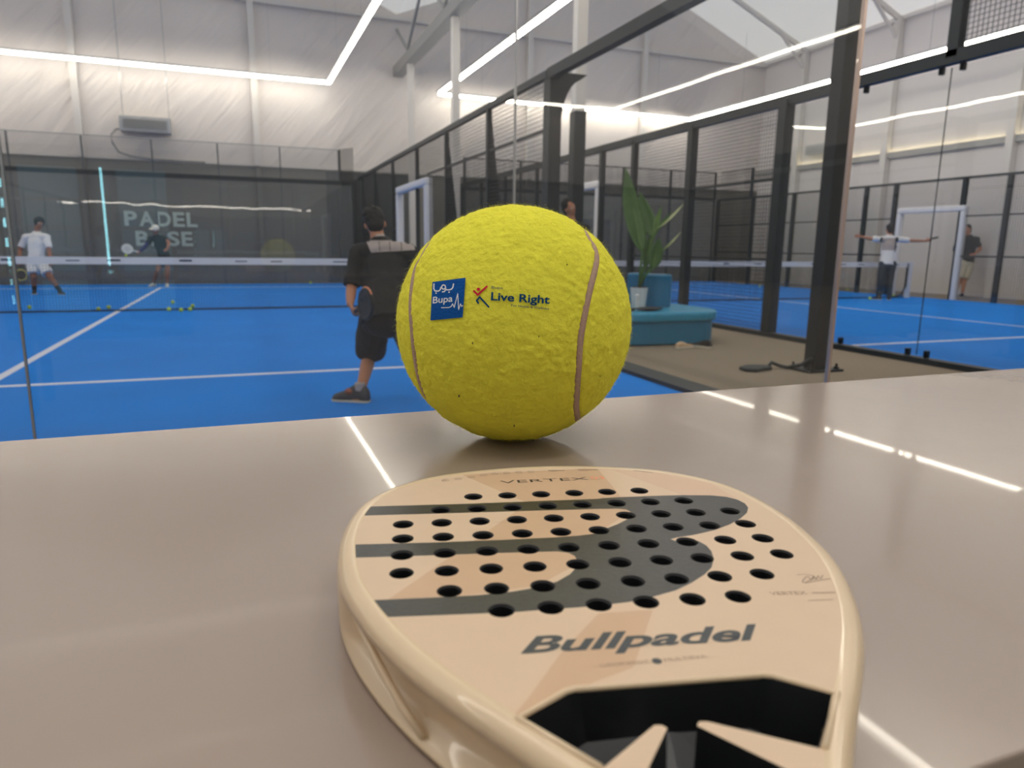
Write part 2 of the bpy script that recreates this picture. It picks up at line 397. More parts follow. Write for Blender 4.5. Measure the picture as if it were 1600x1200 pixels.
def post(parent, x, y, z=ZR, w_=.07, brace=0, bt=2.9):
    mb = MB(); mb.box((x-w_/2, y-w_/2, 0), (x+w_/2, y+w_/2, z))
    if brace:
        s = 1 if brace > 0 else -1; xo = x+s*w_/2
        vs = [(xo, y-.03, bt), (xo, y-.03, 0), (xo+brace, y-.03, 0), (xo, y+.03, bt), (xo, y+.03, 0), (xo+brace, y+.03, 0)]
        mb.add(vs, [(0, 1, 2), (5, 4, 3), (0, 3, 4, 1), (1, 4, 5, 2), (2, 5, 3, 0)])
    return mb.build('post', MT['steel'], parent)
def rail(parent, a, b, w_=.07, h=.08, m='steel'):
    return MB().bar(a, b, w_, h).build('rail', MT[m], parent)
def gate(parent, X, y0, y1, z=2.3):
    """white padded door frame in a side fence"""
    g_ = MB(); r = .06
    g_.box((X-.08, y0-r, 0), (X+.08, y0+r, z)); g_.build('gate_padding', MT['white_pad'], parent, bevel=.03)
    g_ = MB(); g_.box((X-.08, y1-r, 0), (X+.08, y1+r, z)); g_.build('gate_padding', MT['white_pad'], parent, bevel=.03)
    g_ = MB(); g_.box((X-.08, min(y0, y1)-r, z), (X+.08, max(y0, y1)+r, z+.14)); g_.build('gate_padding', MT['white_pad'], parent, bevel=.03)

# left court: side fence toward the walkway
XA = 5.37
f1 = thing('side_fence', 'black wire side fence with leaning braces between the left court and the walkway', 'fence', (XA, 0, 0), group='court side fences')
rail(f1, (XA, YF-1.42, ZR), (XA, -5.82, ZR)); rail(f1, (XA, 8.88, 1.55), (XA, 2.4, 1.55), .03, .03)
MB().bar((XA+.02, -5.82, ZR), (XA+.02, -10.43, ZR), .1, .11).build('thick_rail', MT['steel'], f1)
for y, br in ((8.85, 0), (7.3, .28), (5.3, .28), (3.0, .3), (.6, 0), (-1.55, .32), (-3.75, .34)):
    post(f1, XA, y, brace=br, w_=.12 if y > 8 else .07)
rail(f1, (XA, -.2, 2.5), (XA, -5.8, 2.5), .03, .03)
for a, b in ((8.85, 2.3), (-.3, -5.8)): mesh_panel(f1, (XA, a), (XA, b), .05, ZR)
mesh_panel(f1, (XA, 2.3), (XA, -.3), 2.42, ZR)
gate(f1, XA, 2.3, -.25)
mb = MB(); mb.box((XA-.02, -5.9, 0), (XA+.13, -5.72, ZR))       # corner mast with its curved bracket
arc = [(XA+.13, ZR+.02), (XA+.46, ZR+.02)]+[(XA+.46-.33*math.sin(t*PI/2/8)**.8, ZR-.03-.62*(1-math.cos(t*PI/2/8))) for t in range(1, 9)]
n = len(arc); mb.add([(x, -5.87, z) for x, z in arc]+[(x, -5.75, z) for x, z in arc], [tuple(range(n)), tuple(range(2*n-1, n-1, -1))]+[(i, (i+1) % n, n+(i+1) % n, n+i) for i in range(n)])
mb.build('mast', MT['steel'], f1)
MB().box((XA-.05, -10.43, 0), (XA+.2, 8.88, .05)).build('kerb', MT['steel'], f1)
# left court: back enclosure
f2 = thing('back_enclosure', 'glass and wire back enclosure at the far end of the left court', 'fence', (0, 8.88, 0))
for i in range(6):
    a = -5.35+i*1.78; o = MB().box((a+.01, -.006, .05), (a+1.77, .006, 2.98))
    q = o.build('glass_panel', MT['glass_far'], f2)
    q.matrix_parent_inverse = Matrix.Identity(4); q.rotation_euler = (random.uniform(-.0015, .0015), 0, random.uniform(-.002, .002)); q.location = (0, 0, 0)
rail(f2, (-5.2, 8.88, 3.02), (5.28, 8.88, 3.02), .06, .12); rail(f2, (-5.2, 8.92, 3.98), (4.97, 8.92, 3.98), .02, .03, 'gutter')
mb = MB(); wires(mb, (-5.2, 8.93), (4.95, 8.93), 3.08, 3.98, .05, .006); mb.build('wire_panel', MT['gutter'], f2, fix=False)
for i in range(7): MB().box((-5.2+i*1.69-.02, 8.92, 0), (-5.2+i*1.69+.02, 8.98, 3.98)).build('post', mat('grey_post', (92, 95, 97), .6) if i == 0 else bpy.data.materials['grey_post'], f2)
mesh_panel(f2, (4.97, 8.93), (5.28, 8.3), 2.95, 4.0, .03)
MB().box((4.95, 8.9, 2.95), (4.99, 8.94, 4.0)).build('post', MT['steel'], f2)
f2b = thing('side_fence', 'black wire side fence on the outer left side of the left court, out of view', 'fence', (-XA, 0, 0), group='court side fences')
rail(f2b, (-XA, 8.88, ZR), (-XA, -10.43, ZR))
for y in (8.8, 6, 3, 0, -3, -6, -10.3): post(f2b, -XA, y)

# near glass wall of the left court
GY = -10.43
gw = thing('glass_wall', 'clear glass back wall of the near court just behind the table', 'glass wall', (3, GY, 0))
for i, x in enumerate((-4.81, -2.81, -.81, 1.19, 3.19)):
    q = MB().box((x+.004, GY-.006, .03), (x+1.996, GY+.006, 4.4)).build('glass_panel', MT['glass'], gw)
for x in (-2.81, -.81, 1.19, 3.19):
    MB().box((x-.004, GY-.007, .03), (x+.004, GY+.007, 4.4)).build('joint', MT['alu'], gw)
MB().box((5.188, GY-.012, .03), (5.205, GY+.012, 4.4)).build('edge_trim', mat('edge_trim', (196, 176, 164), .35, .6), gw)
MB().box((-4.81, GY-.03, 0), (5.21, GY+.03, .04)).build('kerb', MT['steel'], gw)

# right court: fence and glass toward the walkway
XB = 8.8
f3 = thing('side_fence', 'black side fence of the right court, wire then clamped glass, along the walkway', 'fence', (XB, 0, 0), group='court side fences')
MB().bar((XB, 8.88, ZR), (XB, -10.5, ZR), .1, .13).build('rail', MT['steel'], f3)
for y, w_ in ((8.85, .1), (6.87, .08), (4.8, .08), (2.6, .08), (-.71, .1), (-1.95, .1), (-3.72, .12), (-5.78, .15)): post(f3, XB, y, w_=w_)
mesh_panel(f3, (XB, 8.85), (XB, .4), .05, ZR); mesh_panel(f3, (XB, -.7), (XB, -5.75), .05, ZR)
mesh_panel(f3, (XB, .4), (XB, -.7), 2.45, ZR)
for z in (1.05,): rail(f3, (XB, -1.9, z), (XB, -5.75, z), .03, .03); rail(f3, (XB, 8.85, z), (XB, .4, z), .03, .03)
rail(f3, (XB, -3.72, 2.12), (XB, -5.75, 2.12), .03, .04)
gate(f3, XB, .35, -.62, 2.36)
MB().box((XB-.1, -10.5, 0), (XB+.04, 8.88, .06)).build('kerb', MT['steel'], f3)
for a, b in ((-5.87, -8.105), (-8.115, -10.42)):
    MB().box((XB-.006, b, .08), (XB+.006, a, ZR-.1)).build('glass_panel', MT['glass'], f3)
MB().box((XB-.0065, -8.112, .08), (XB+.0065, -8.108, ZR-.1)).build('joint', MT['steel'], f3)
for y in (-7.06, -8.0, -8.23, -9.4):
    for z, s in ((2.99, -1), (.1, 1)):
        mb = MB(); mb.box((XB-.025, y-.02, z-.035), (XB+.025, y+.02, z+.035)); mb.cyl((XB-.035, y, z-.03), .009, .06, 10)
        mb.build('clamp', MT['black'], f3)
MB().box((XB-.05, -8.18, ZR), (XB+.05, -8.06, 4.3)).build('upper_post', MT['steel'], f3)
mesh_panel(f3, (XB, -8.18), (XB, -10.45), ZR+.08, 4.3, .05)
MB().box((XB-.03, -10.5, 4.28), (XB+.03, -8.06, 4.36)).build('rail', MT['steel'], f3)
# right court: outer side fence with its gate, and the back enclosure
XC = 18.8
f4 = thing('side_fence', 'black wire fence on the far side of the right court, holding a white gate', 'fence', (XC, 0, 0), group='court side fences')
rail(f4, (XC, 8.88, 3.0), (XC, -10.43, 3.0), .06, .06)
for y in (8.85, 6.9, 4.95, 2.1, 1.12, -.86, -1.97, -3.9, -5.8, -8, -10.4): post(f4, XC, y, 3.0, .1)
for z in (1.1, 2.08):
    rail(f4, (XC, 8.85, z), (XC, .95, z), .03, .035); rail(f4, (XC, -.9, z), (XC, -10.4, z), .03, .035)
for a, b in ((8.8, .95), (-.95, -10.4)):
    mb = MB(); wires(mb, (XC, a), (XC, b), .05, 3.0, .06, .0055); mb.build('wire_panel', MT['wire'], f4, fix=False)
mesh_panel(f4, (XC, .95), (XC, -.9), 2.4, 3.0, .06)
gate(f4, XC, .9, -.93, 2.2)
f5 = thing('back_enclosure', 'glass and wire back enclosure at the far end of the right court', 'fence', (14, 8.88, 0))
for i in range(5):
    a = 8.88+i*1.965; MB().box((a+.01, 8.874, .05), (a+1.97, 8.886, 2.98)).build('glass_panel', MT['glass_far'], f5)
rail(f5, (8.88, 8.93, 3.02), (18.7, 8.93, 3.02), .06, .1); rail(f5, (8.88, 8.93, 3.98), (18.7, 8.93, 3.98), .03, .04)
mesh_panel(f5, (8.88, 8.96), (18.7, 8.96), 3.08, 3.98, .06)
for i in range(6): MB().box((8.92+i*1.95-.03, 8.9, 0), (8.92+i*1.95+.03, 8.98, 3.98)).build('post', MT['steel'], f5)
mb = MB(); MB().box((18.76, 7.0, 3.0), (18.84, 7.08, 3.98)).build('upper_post', MT['steel'], f4)
mesh_panel(f4, (18.8, 8.8), (18.8, 7.04), 3.0, 3.98, .06); rail(f4, (18.8, 8.8, 3.98), (18.8, 7.04, 3.98), .03, .03)

# nets
def net(x0, x1, label, posts):
    t = thing('tennis_net', label, 'net', ((x0+x1)/2, 0, 0))
    mb = MB(); wires(mb, (x0, 0), (x1, 0), .02, .82, .045, .0036); mb.build('netting', MT['wire'], t, fix=False)
    bd = MB().box((x0, -.012, .80), (x1, .012, .92)).build('net_band', MT['netband'], t)
    random.seed(3)
    x = x0+.3
    while x < x1-.5:
        l = random.choice((.16, .3, .2)); MB().box((x, -.0135, .85), (x+l, -.0121, .85+random.choice((.02, .035)))).build('band_print', MT['ink'], bd); x += random.choice((.6, .9, 1.1))
    MB().box((x0, -.008, .012), (x1, .008, .04)).build('bottom_cord', MT['black'], t)
    for x in posts:
        MB().box((x-.05, -.05, 0), (x+.05, .05, .95)).build('net_post', MT['white_pad'], t, bevel=.01)
        e = 1 if x < (x0+x1)/2 else -1
        MB().tube([(x+e*.09, 0, .9), (x+e*.09, 0, .3), (x+e*.2, 0, .08), (x+e*.5, 0, .03)], .025, 8).build('post_stay', MT['steel'], t)
net(-5.0, 5.0, 'tennis net with white band across the left court', (-5.05, 5.05))
net(9.0, 18.2, 'tennis net with white band across the right court', (9.0, 18.3))

# PADEL BASE lettering on the dark back wall
def word(s, x0, x1, z0, h, Y, parent_name, label):
    t = thing(parent_name, label, 'sign', ((x0+x1)/2, Y, z0), group='letters of the club name on the back wall')
    widths = {'P': .62, 'A': .74, 'D': .72, 'E': .58, 'L': .54, 'B': .66, 'S': .62}
    tot = sum(widths[c] for c in s)+.1*(len(s)-1); k = (x1-x0)/tot; x = x0
    for c in s:
        vs, fs = capped(c, offset=.03); y1 = max(b for a, b in vs)
        ww = widths[c]*k
        top = [(x+a*ww, Y-.02, z0+b*h) for a, b in vs]; mb = MB(); mb.add(top, fs)
        q = mb.build('letter', MT['signp'], t, fix=False)
        md = q.modifiers.new('solid', 'SOLIDIFY'); md.thickness = .018; md.offset = 0
        x += (widths[c]+.1)*k
word('PADEL', -1.02, .88, 1.65, .38, YF, 'wall_lettering', 'pale PADEL lettering, upper word on the dark back wall')
word('BASE', -.77, .72, 1.10, .38, YF, 'wall_lettering', 'pale BASE lettering, lower word on the dark back wall')

# air conditioners
def aircon(c, sx, sy, sz, label, rz=0):
    t = thing('air_conditioner', label, 'air conditioner', c, rz)
    M_ = world_of(t)
    def part(mb, name, m, **k):
        mb.v = [tuple(M_ @ V(q)) for q in mb.v]; return mb.build(name, m, t, **k)
    part(MB().box((-sx/2, -sy/2, -sz/2), (sx/2, sy/2, sz/2)), 'housing', mat('ac_grey', (168, 170, 172), .5), bevel=.02)
    part(MB().box((-sx*.42, -sy/2-.012, -sz*.28), (sx*.42, -sy/2, sz*.28)), 'outlet', MT['darker'])
    mb = MB()
    for i in range(6): mb.box((-sx*.42, -sy/2-.03, -sz*.25+i*sz*.1), (sx*.42, -sy/2-.012, -sz*.25+i*sz*.1+.02))
    part(mb, 'louvre', MT['alu'])
    return t
t = aircon((-.25, 9.2, 4.37), 1.28, .36, .41, 'grey air conditioner hanging on the white back wall, with drooping hose')
mb = MB(); mb.tube([(-.85, 9.2, 4.24), (-1.0, 9.2, 4.22), (-1.12, 9.2, 4.06), (-1.12, 9.22, 3.86), (-.98, 9.25, 3.62), (-.7, 9.3, 3.53), (-.2, 9.35, 3.49), (1.2, 9.4, 3.48)], .028, 8)
mb.build('hose', MT['gutter'], t, smooth=True)
for x in (-.8, .35): MB().bar((x, 9.25, 4.55), (x, YF-.11, 7.94), .02).build('hanger', MT['alu'], t)
aircon((XR-.2, 6.1, 4.62), 1.1, .34, .32, 'small white air conditioner high on the right wall behind the tall post', PI/2*-1)

# tall lamp/roof post at the walkway with base plate
px_, py_ = 7.29, -8.21
t = thing('steel_post', 'tall dark steel post on a bolted base plate beside the glass edge', 'post', (px_, py_, 0))
MB().box((px_-.075, py_-.075, .02), (px_+.075, py_+.075, 6.33)).build('shaft', MT['black'], t, bevel=.008)
MB().box((px_-.22, py_-.16, 0), (px_+.22, py_+.16, .022)).build('base_plate', MT['black'], t, bevel=.004)
for i, j in ((-1, -1), (1, -1), (-1, 1), (1, 1)):
    mb = MB(); mb.cyl((px_+i*.17, py_+j*.11, .02), .026, .022, 6); mb.cyl((px_+i*.17, py_+j*.11, .03), .012, .045, 8); mb.build('bolt', MT['black'], t)

# gate frame, floor bits
t = thing('cable_reel_mat', 'dark flat rubber pad with a cable lying on the walkway by the post', 'pad', (6.75, -8.0, 0))
MB().prism([(6.53, -8.1), (6.62, -8.17), (6.86, -8.1), (6.9, -7.97), (6.72, -7.9), (6.55, -7.98)], .0, .035).build('pad', MT['steel'], t, bevel=.01)
MB().tube([(6.87, -8.04, .03), (6.93, -8.0, .06), (7.0, -8.05, .03), (7.05, -8.1, .02), (7.13, -8.2, .06), (7.2, -8.26, .14)], .018, 8).build('cable', MT['steel'], t, smooth=True)

# ------------------------------------------------------------------ sofa island
def rrect(x0, y0, x1, y1, r, n=8):
    out = []
    for cx, cy_, a0 in ((x1-r, y1-r, 0), (x0+r, y1-r, 90), (x0+r, y0+r, 180), (x1-r, y0+r, 270)):
        for i in range(n+1):
            a = math.radians(a0+90*i/n); out.append((cx+r*math.cos(a), cy_+r*math.sin(a)))
    return out
t = thing('island_sofa', 'round-cornered teal leather island sofa on the walkway carpet', 'sofa', (6.9, -5.4, 0))
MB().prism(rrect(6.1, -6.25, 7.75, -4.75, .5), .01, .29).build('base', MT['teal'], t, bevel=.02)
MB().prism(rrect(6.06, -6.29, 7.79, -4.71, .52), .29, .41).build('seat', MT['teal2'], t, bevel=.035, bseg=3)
for (x, y, r, z) in ((7.22, -5.4, .18, .84), (7.16, -5.02, .17, .84)):
    MB().cyl((x, y, .40), r, z-.40, 32).build('backrest', MT['teal'], t, bevel=.03, bseg=3, smooth=False)
# planter and plant
t = thing('potted_plant', 'tall broad-leaved green plant in a white planter in the middle of the teal sofa', 'plant', (6.87, -5.5, .411))
bx, by = 6.87, -5.5
MB().cyl((bx, by, .411), .09, .26, 28, r2=.115).build('planter', MT['planter'], t)
MB().cyl((bx, by, .655), .105, .02, 20).build('soil', MT['soil'], t)
def leaf(base, tip, width, m, bend=.1, side=V((1, 0, 0))):
    base = V(base); tip = V(tip); n = 14; vs = []; d = (tip-base)
    s = side.normalized(); nrm = d.cross(s).normalized()
    for i in range(n+1):
        u = i/n; c = base.lerp(tip, u)+nrm*bend*math.sin(u*PI)*d.length
        wd = width*math.sin(PI*min(1, u**.75))**.8*.5 if 0 < u < 1 else .002
        for k in (-1, -.5, 0, .5, 1): vs.append(c+s*wd*k-nrm*abs(k)*wd*.25)
    fs = [(i*5+k, i*5+k+1, (i+1)*5+k+1, (i+1)*5+k) for i in range(n) for k in range(4)]
    mb = MB(); mb.add(vs, fs); o = mb.build('leaf', m, t, smooth=True, fix=False)
    md = o.modifiers.new('s', 'SOLIDIFY'); md.thickness = .003
    return o
def P8(x, y, d=9.0): return PD(x, y, d)
pot = V((bx, by, .68))
for (bxp, byp, txp, typ, wd, mm, dd) in (
    (1003, 395, 978, 262, .27, 'leaf', 0), (1020, 372, 1000, 300, .20, 'leaf', .15), (1022, 370, 1034, 322, .09, 'stem', .1),
    (1024, 360, 1068, 318, .09, 'leafy', 0), (1020, 420, 1030, 372, .2, 'leaf', -.1), (1012, 405, 1000, 345, .1, 'leaf', .2),
    (1035, 392, 1064, 362, .06, 'leafy', 0), (1008, 420, 1018, 360, .11, 'leaf', .1), (1020, 368, 1050, 330, .10, 'leaf', .15)):
    a = P8(bxp, byp, 9.0+dd*.5); b = P8(txp, typ, 9.0+dd)
    leaf(a, b, wd, MT[mm], .06, side=cr*1.0+cw*random.uniform(-.5, .5)+cu*(.3 if txp > 1040 else 0))
    MB().tube([pot, pot.lerp(a, .5)+V((0, 0, .05)), a, a.lerp(b, .5)], [.02, .016, .012, .005], 6).build('stem', MT['stem'], t, smooth=True)

def pad_shape(c, L, W, H, rz, m, name, label, cat, group=None):
    """a shoe: sole and upper lofted from toe to heel"""
    t = thing(name, label, cat, c, rz, group)
    shoe_parts(t, world_of(t), L, W, H, m); return t
def shoe_parts(parent, M_, L, W, H, m, sole='sole', open_top=True):
    n = 14; secs = []
    prof = [(-.5, .30, .62), (-.46, .40, .78), (-.38, .46, .92), (-.25, .45, 1.0), (-.1, .42, .92), (.05, .44, .72), (.2, .5, .55), (.34, .5, .45), (.44, .42, .36), (.5, .22, .22)]
    vs = []
    for (x, w_, h) in prof:
        for j in range(n):
            a = 2*PI*j/n; vs.append(M_ @ V((x*L, math.cos(a)*w_*W*(1 if math.sin(a) < 0 else .85), .012+max(0, (.5+.5*math.sin(a)))*h*H)))
    fs = [(i*n+j, i*n+(j+1) % n, (i+1)*n+(j+1) % n, (i+1)*n+j) for i in range(len(prof)-1) for j in range(n)]
    fs += [tuple(range(n)), tuple((len(prof)-1)*n+j for j in range(n-1, -1, -1))]
    mb = MB(); mb.add(vs, fs); u = mb.build('shoe' if parent.get('category') == 'person' else 'upper', m, parent, smooth=True)
    poly = [(x*L*1.02, w_*W*1.03) for x, w_, h in prof]; poly += [(x, -y) for x, y in reversed(poly)]
    mb = MB(); mb.prism(poly, 0, .025); mb.v = [tuple(M_ @ V(q)) for q in mb.v]; mb.build('sole', MT[sole], u if parent.get('category') == 'person' else parent, bevel=.004)
pad_shape((6.93, -6.5, 0), .25, .095, .07, .15, MT['beigeshoe'], 'sandal', 'beige sandal lying on the carpet in front of the teal sofa', 'shoe')
pad_shape((7.17, -6.52, 0), .25, .095, .09, 1.9, MT['tblack'], 'shoe', 'black shoe on the carpet beside the beige sandal', 'shoe')
t = thing('racket_bag', 'dark grey racket lying on the teal sofa seat', 'racket', (6.75, -5.95, .41))
mb = MB(); mb.ball((6.72, -6.0, .44), .2, 20, 8, sc=(1, .55, .11)); mb.build('head', MT['steel'], t, smooth=True)
MB().tube([(6.5, -6.02, .435), (6.3, -6.05, .43)], .018, 8).build('grip', MT['black'], t)
tag(MB().box((6.68, -5.75, .411), (6.74, -5.69, .6)).build('water_bottle', MT['planter'], None, bevel=.02), 'small white bottle standing on the teal sofa by the planter', 'bottle')
mb = MB(); mb.ball((6.62, -5.35, .482), .09, 16, 10, sc=(1.1, 1, .78))
tag(mb.build('bag', mat('pale_bag', (200, 214, 200), .8), None, smooth=True), 'small pale cloth bag on the left part of the teal sofa', 'bag')

# ------------------------------------------------------------------ loose tennis balls
mb = MB(); mb.ball((0, 0, 0), .034, 16, 10)
b0 = mb.build('tennis_ball', mat('ball_yellow', (206, 226, 60), .9), None, smooth=True)
BL = [(46, 480, 'yellow tennis ball at the left edge by the net foot, below the white-shirted man'),
 (154, 483, 'left one of two yellow balls lying left of the centre line at the net'), (170, 480, 'right one of two yellow balls, touching the centre line at the net'),
 (264, 483, 'leftmost yellow ball of the cluster right of the centre line'), (283, 484, 'front middle yellow ball of the cluster right of the centre line'),
 (297, 483, 'front right yellow ball of the cluster right of the centre line'), (270, 472, 'rearmost yellow ball of the cluster right of the centre line'),
 (301, 478, 'rear right yellow ball of the cluster right of the centre line'), (1187, 447, 'yellow ball by the fence foot at the far left of the right court'),
 (1359, 466, 'pale yellow ball at the left foot of the arms-spread man'), (1396, 462, 'yellow ball right of the arms-spread man near the net post'),
 (1324, 452, 'yellow ball by the far fence left of the arms-spread man'), (494, 433, 'yellow ball beyond the net near the back glass')]
for i, (x, y, l) in enumerate(BL):
    o = b0 if i == 0 else copy_tree(b0); p = PZ(x, y, .047)
    if i == 12: p = V((3.95, 8.6, .047))
    o.location = p; tag(o, l, 'ball', 'loose tennis balls on the courts')
o = copy_tree(b0); o.location = PD(197, 399, 18.9); tag(o, 'yellow ball in the air in front of the capped player\'s racket', 'ball', 'loose tennis balls on the courts')

# ------------------------------------------------------------------ drinks fridge behind the camera (seen mirrored in the glass)
t = thing('drinks_fridge', 'two-door drinks fridge with blue lights standing behind the camera', 'fridge', (.3, -17.3, 0))
MB().box((-.62, -17.7, 0), (1.35, -17.06, .2)).build('plinth', MT['fridge'], t)
MB().box((-.62, -17.7, .2), (1.35, -17.6, 2.2)).build('back', MT['fridge'], t); MB().box((-.62, -17.7, 2.1), (1.35, -17.0, 2.25)).build('top', MT['fridge'], t)
for a, b in ((-.44, .26), (.6, 1.15)):
    MB().box((a, -17.58, .3), (b, -17.5, 2.06)).build('interior', MT['fridgein'], t)
    for z in (.7, 1.0, 1.32, 1.65): MB().box((a, -17.5, z), (b, -17.1, z+.02)).build('shelf', MT['alu'], t)
MB().box((.26, -17.58, .2), (.6, -17.0, 2.1)).build('mullion', MT['fridge'], t)
MB().box((.5, -17.0, .9), (.522, -16.98, 2.02)).build('light_tube', MT['cyan'], t)
for i in range(7): MB().box((-.5, -17.0, .44+i*.22), (-.48, -16.98, .54+i*.22)).build('light_dot', MT['cyan'], t)
MB().box((-.62, -17.58, .2), (-.52, -17.0, 2.1)).build('side', MT['fridge'], t)


# ------------------------------------------------------------------ people
def rings(mb, p, q, r0, r1, side=None, sx=1.0, sb=1.0, caps=(1, 1), n=18, bulge=0.0):
    """tapered limb segment with an elliptical section; caps: 1 round, 0 flat"""
    p = V(p); q = V(q); a = q-p; L = a.length; a.normalize()
    s_ = V(side) if side is not None else V((0, 0, 1)).cross(a)
    if s_.length < .1 or abs(s_.normalized().dot(a)) > .95: s_ = V((1, 0, 0)).cross(a)
    s_ = (s_-a*s_.dot(a)).normalized(); b_ = a.cross(s_)
    secs = []
    if caps[0]: secs += [(-r0*math.cos(t), r0*math.sin(t)) for t in (.35, .7, 1.1)]
    m_ = 6
    for i in range(m_+1):
        u = i/m_; secs.append((L*u, r0+(r1-r0)*u + bulge*math.sin(PI*u)))
    if caps[1]: secs += [(L+r1*math.cos(t), r1*math.sin(t)) for t in (1.1, .7, .35)]
    vs = [p+a*t+s_*(math.cos(2*PI*j/n)*r*sx)+b_*(math.sin(2*PI*j/n)*r*sb) for t, r in secs for j in range(n)]
    k = len(secs); fs = [(i*n+j, i*n+(j+1) % n, (i+1)*n+(j+1) % n, (i+1)*n+j) for i in range(k-1) for j in range(n)]
    fs += [tuple(range(n-1, -1, -1)), tuple((k-1)*n+j for j in range(n))]
    mb.add(vs, fs)
def blend(mb, name, m, parent, vox=.008, smooth=4, wrinkle=0, wsc=9):
    """one continuous skin grown around all shapes in mb"""
    o = mb.build(name, m, None)
    b = bmesh.new(); b.from_mesh(o.data); bmesh.ops.recalc_face_normals(b, faces=b.faces); b.to_mesh(o.data); b.free()
    md = o.modifiers.new('r', 'REMESH'); md.mode = 'VOXEL'; md.voxel_size = vox
    md = o.modifiers.new('s', 'SMOOTH'); md.factor = .5; md.iterations = smooth
    bpy.context.view_layer.update()
    me = bpy.data.meshes.new_from_object(o.evaluated_get(bpy.context.evaluated_depsgraph_get()))
    o.modifiers.clear(); old = o.data; o.data = me; bpy.data.meshes.remove(old); me.name = name
    if wrinkle:
        me.calc_loop_triangles() if False else None
        ns = [v.normal.copy() for v in me.vertices]
        for v, nn in zip(me.vertices, ns):
            c = v.co
            d = noise.noise(V((c.x*wsc, c.y*wsc, c.z*wsc*.7)))+.5*noise.noise(V((c.x*wsc*2.3, c.y*wsc*2.3, c.z*wsc*1.2+5)))
            v.co = c+nn*d*wrinkle
    me.polygons.foreach_set('use_smooth', [True]*len(me.polygons))
    if parent: o.parent = parent; o.matrix_parent_inverse = world_of(parent).inverted()
    return o
def hand(mb, wrist, tip, palm_n, k=1.0, curl=.3, thumb=1):
    """palm, four unequal fingers, thumb from the side of the palm"""
    wrist = V(wrist); d = (V(tip)-wrist).normalized(); nn = V(palm_n); nn = (nn-d*nn.dot(d)).normalized(); s_ = d.cross(nn)
    pc = wrist+d*.085*k
    rings(mb, wrist, pc, .026*k, .034*k, side=s_, sx=1.15, sb=.5)
    for i, (o_, L) in enumerate(((-.030, .062), (-.010, .074), (.011, .070), (.030, .054))):
        a = pc+s_*o_*k*1.05-d*.008*k; c = curl
        p1 = a+(d*math.cos(c*.5)+nn*math.sin(c*.5))*L*k*.45+s_*o_*.15
        p2 = p1+(d*math.cos(c*1.6)+nn*math.sin(c*1.6))*L*k*.33
        p3 = p2+(d*math.cos(c*2.4)+nn*math.sin(c*2.4))*L*k*.25
        rings(mb, a, p1, .0095*k, .009*k); rings(mb, p1, p2, .009*k, .0085*k); rings(mb, p2, p3, .0085*k, .0075*k)
    b = wrist+d*.025*k-s_*.024*k*thumb
    p1 = b+(d*.6-s_*.75*thumb+nn*.25).normalized()*.042*k; p2 = p1+(d*.9-s_*.3*thumb+nn*.3*curl).normalized()*.032*k
    rings(mb, b, p1, .013*k, .011*k); rings(mb, p1, p2, .011*k, .009*k)
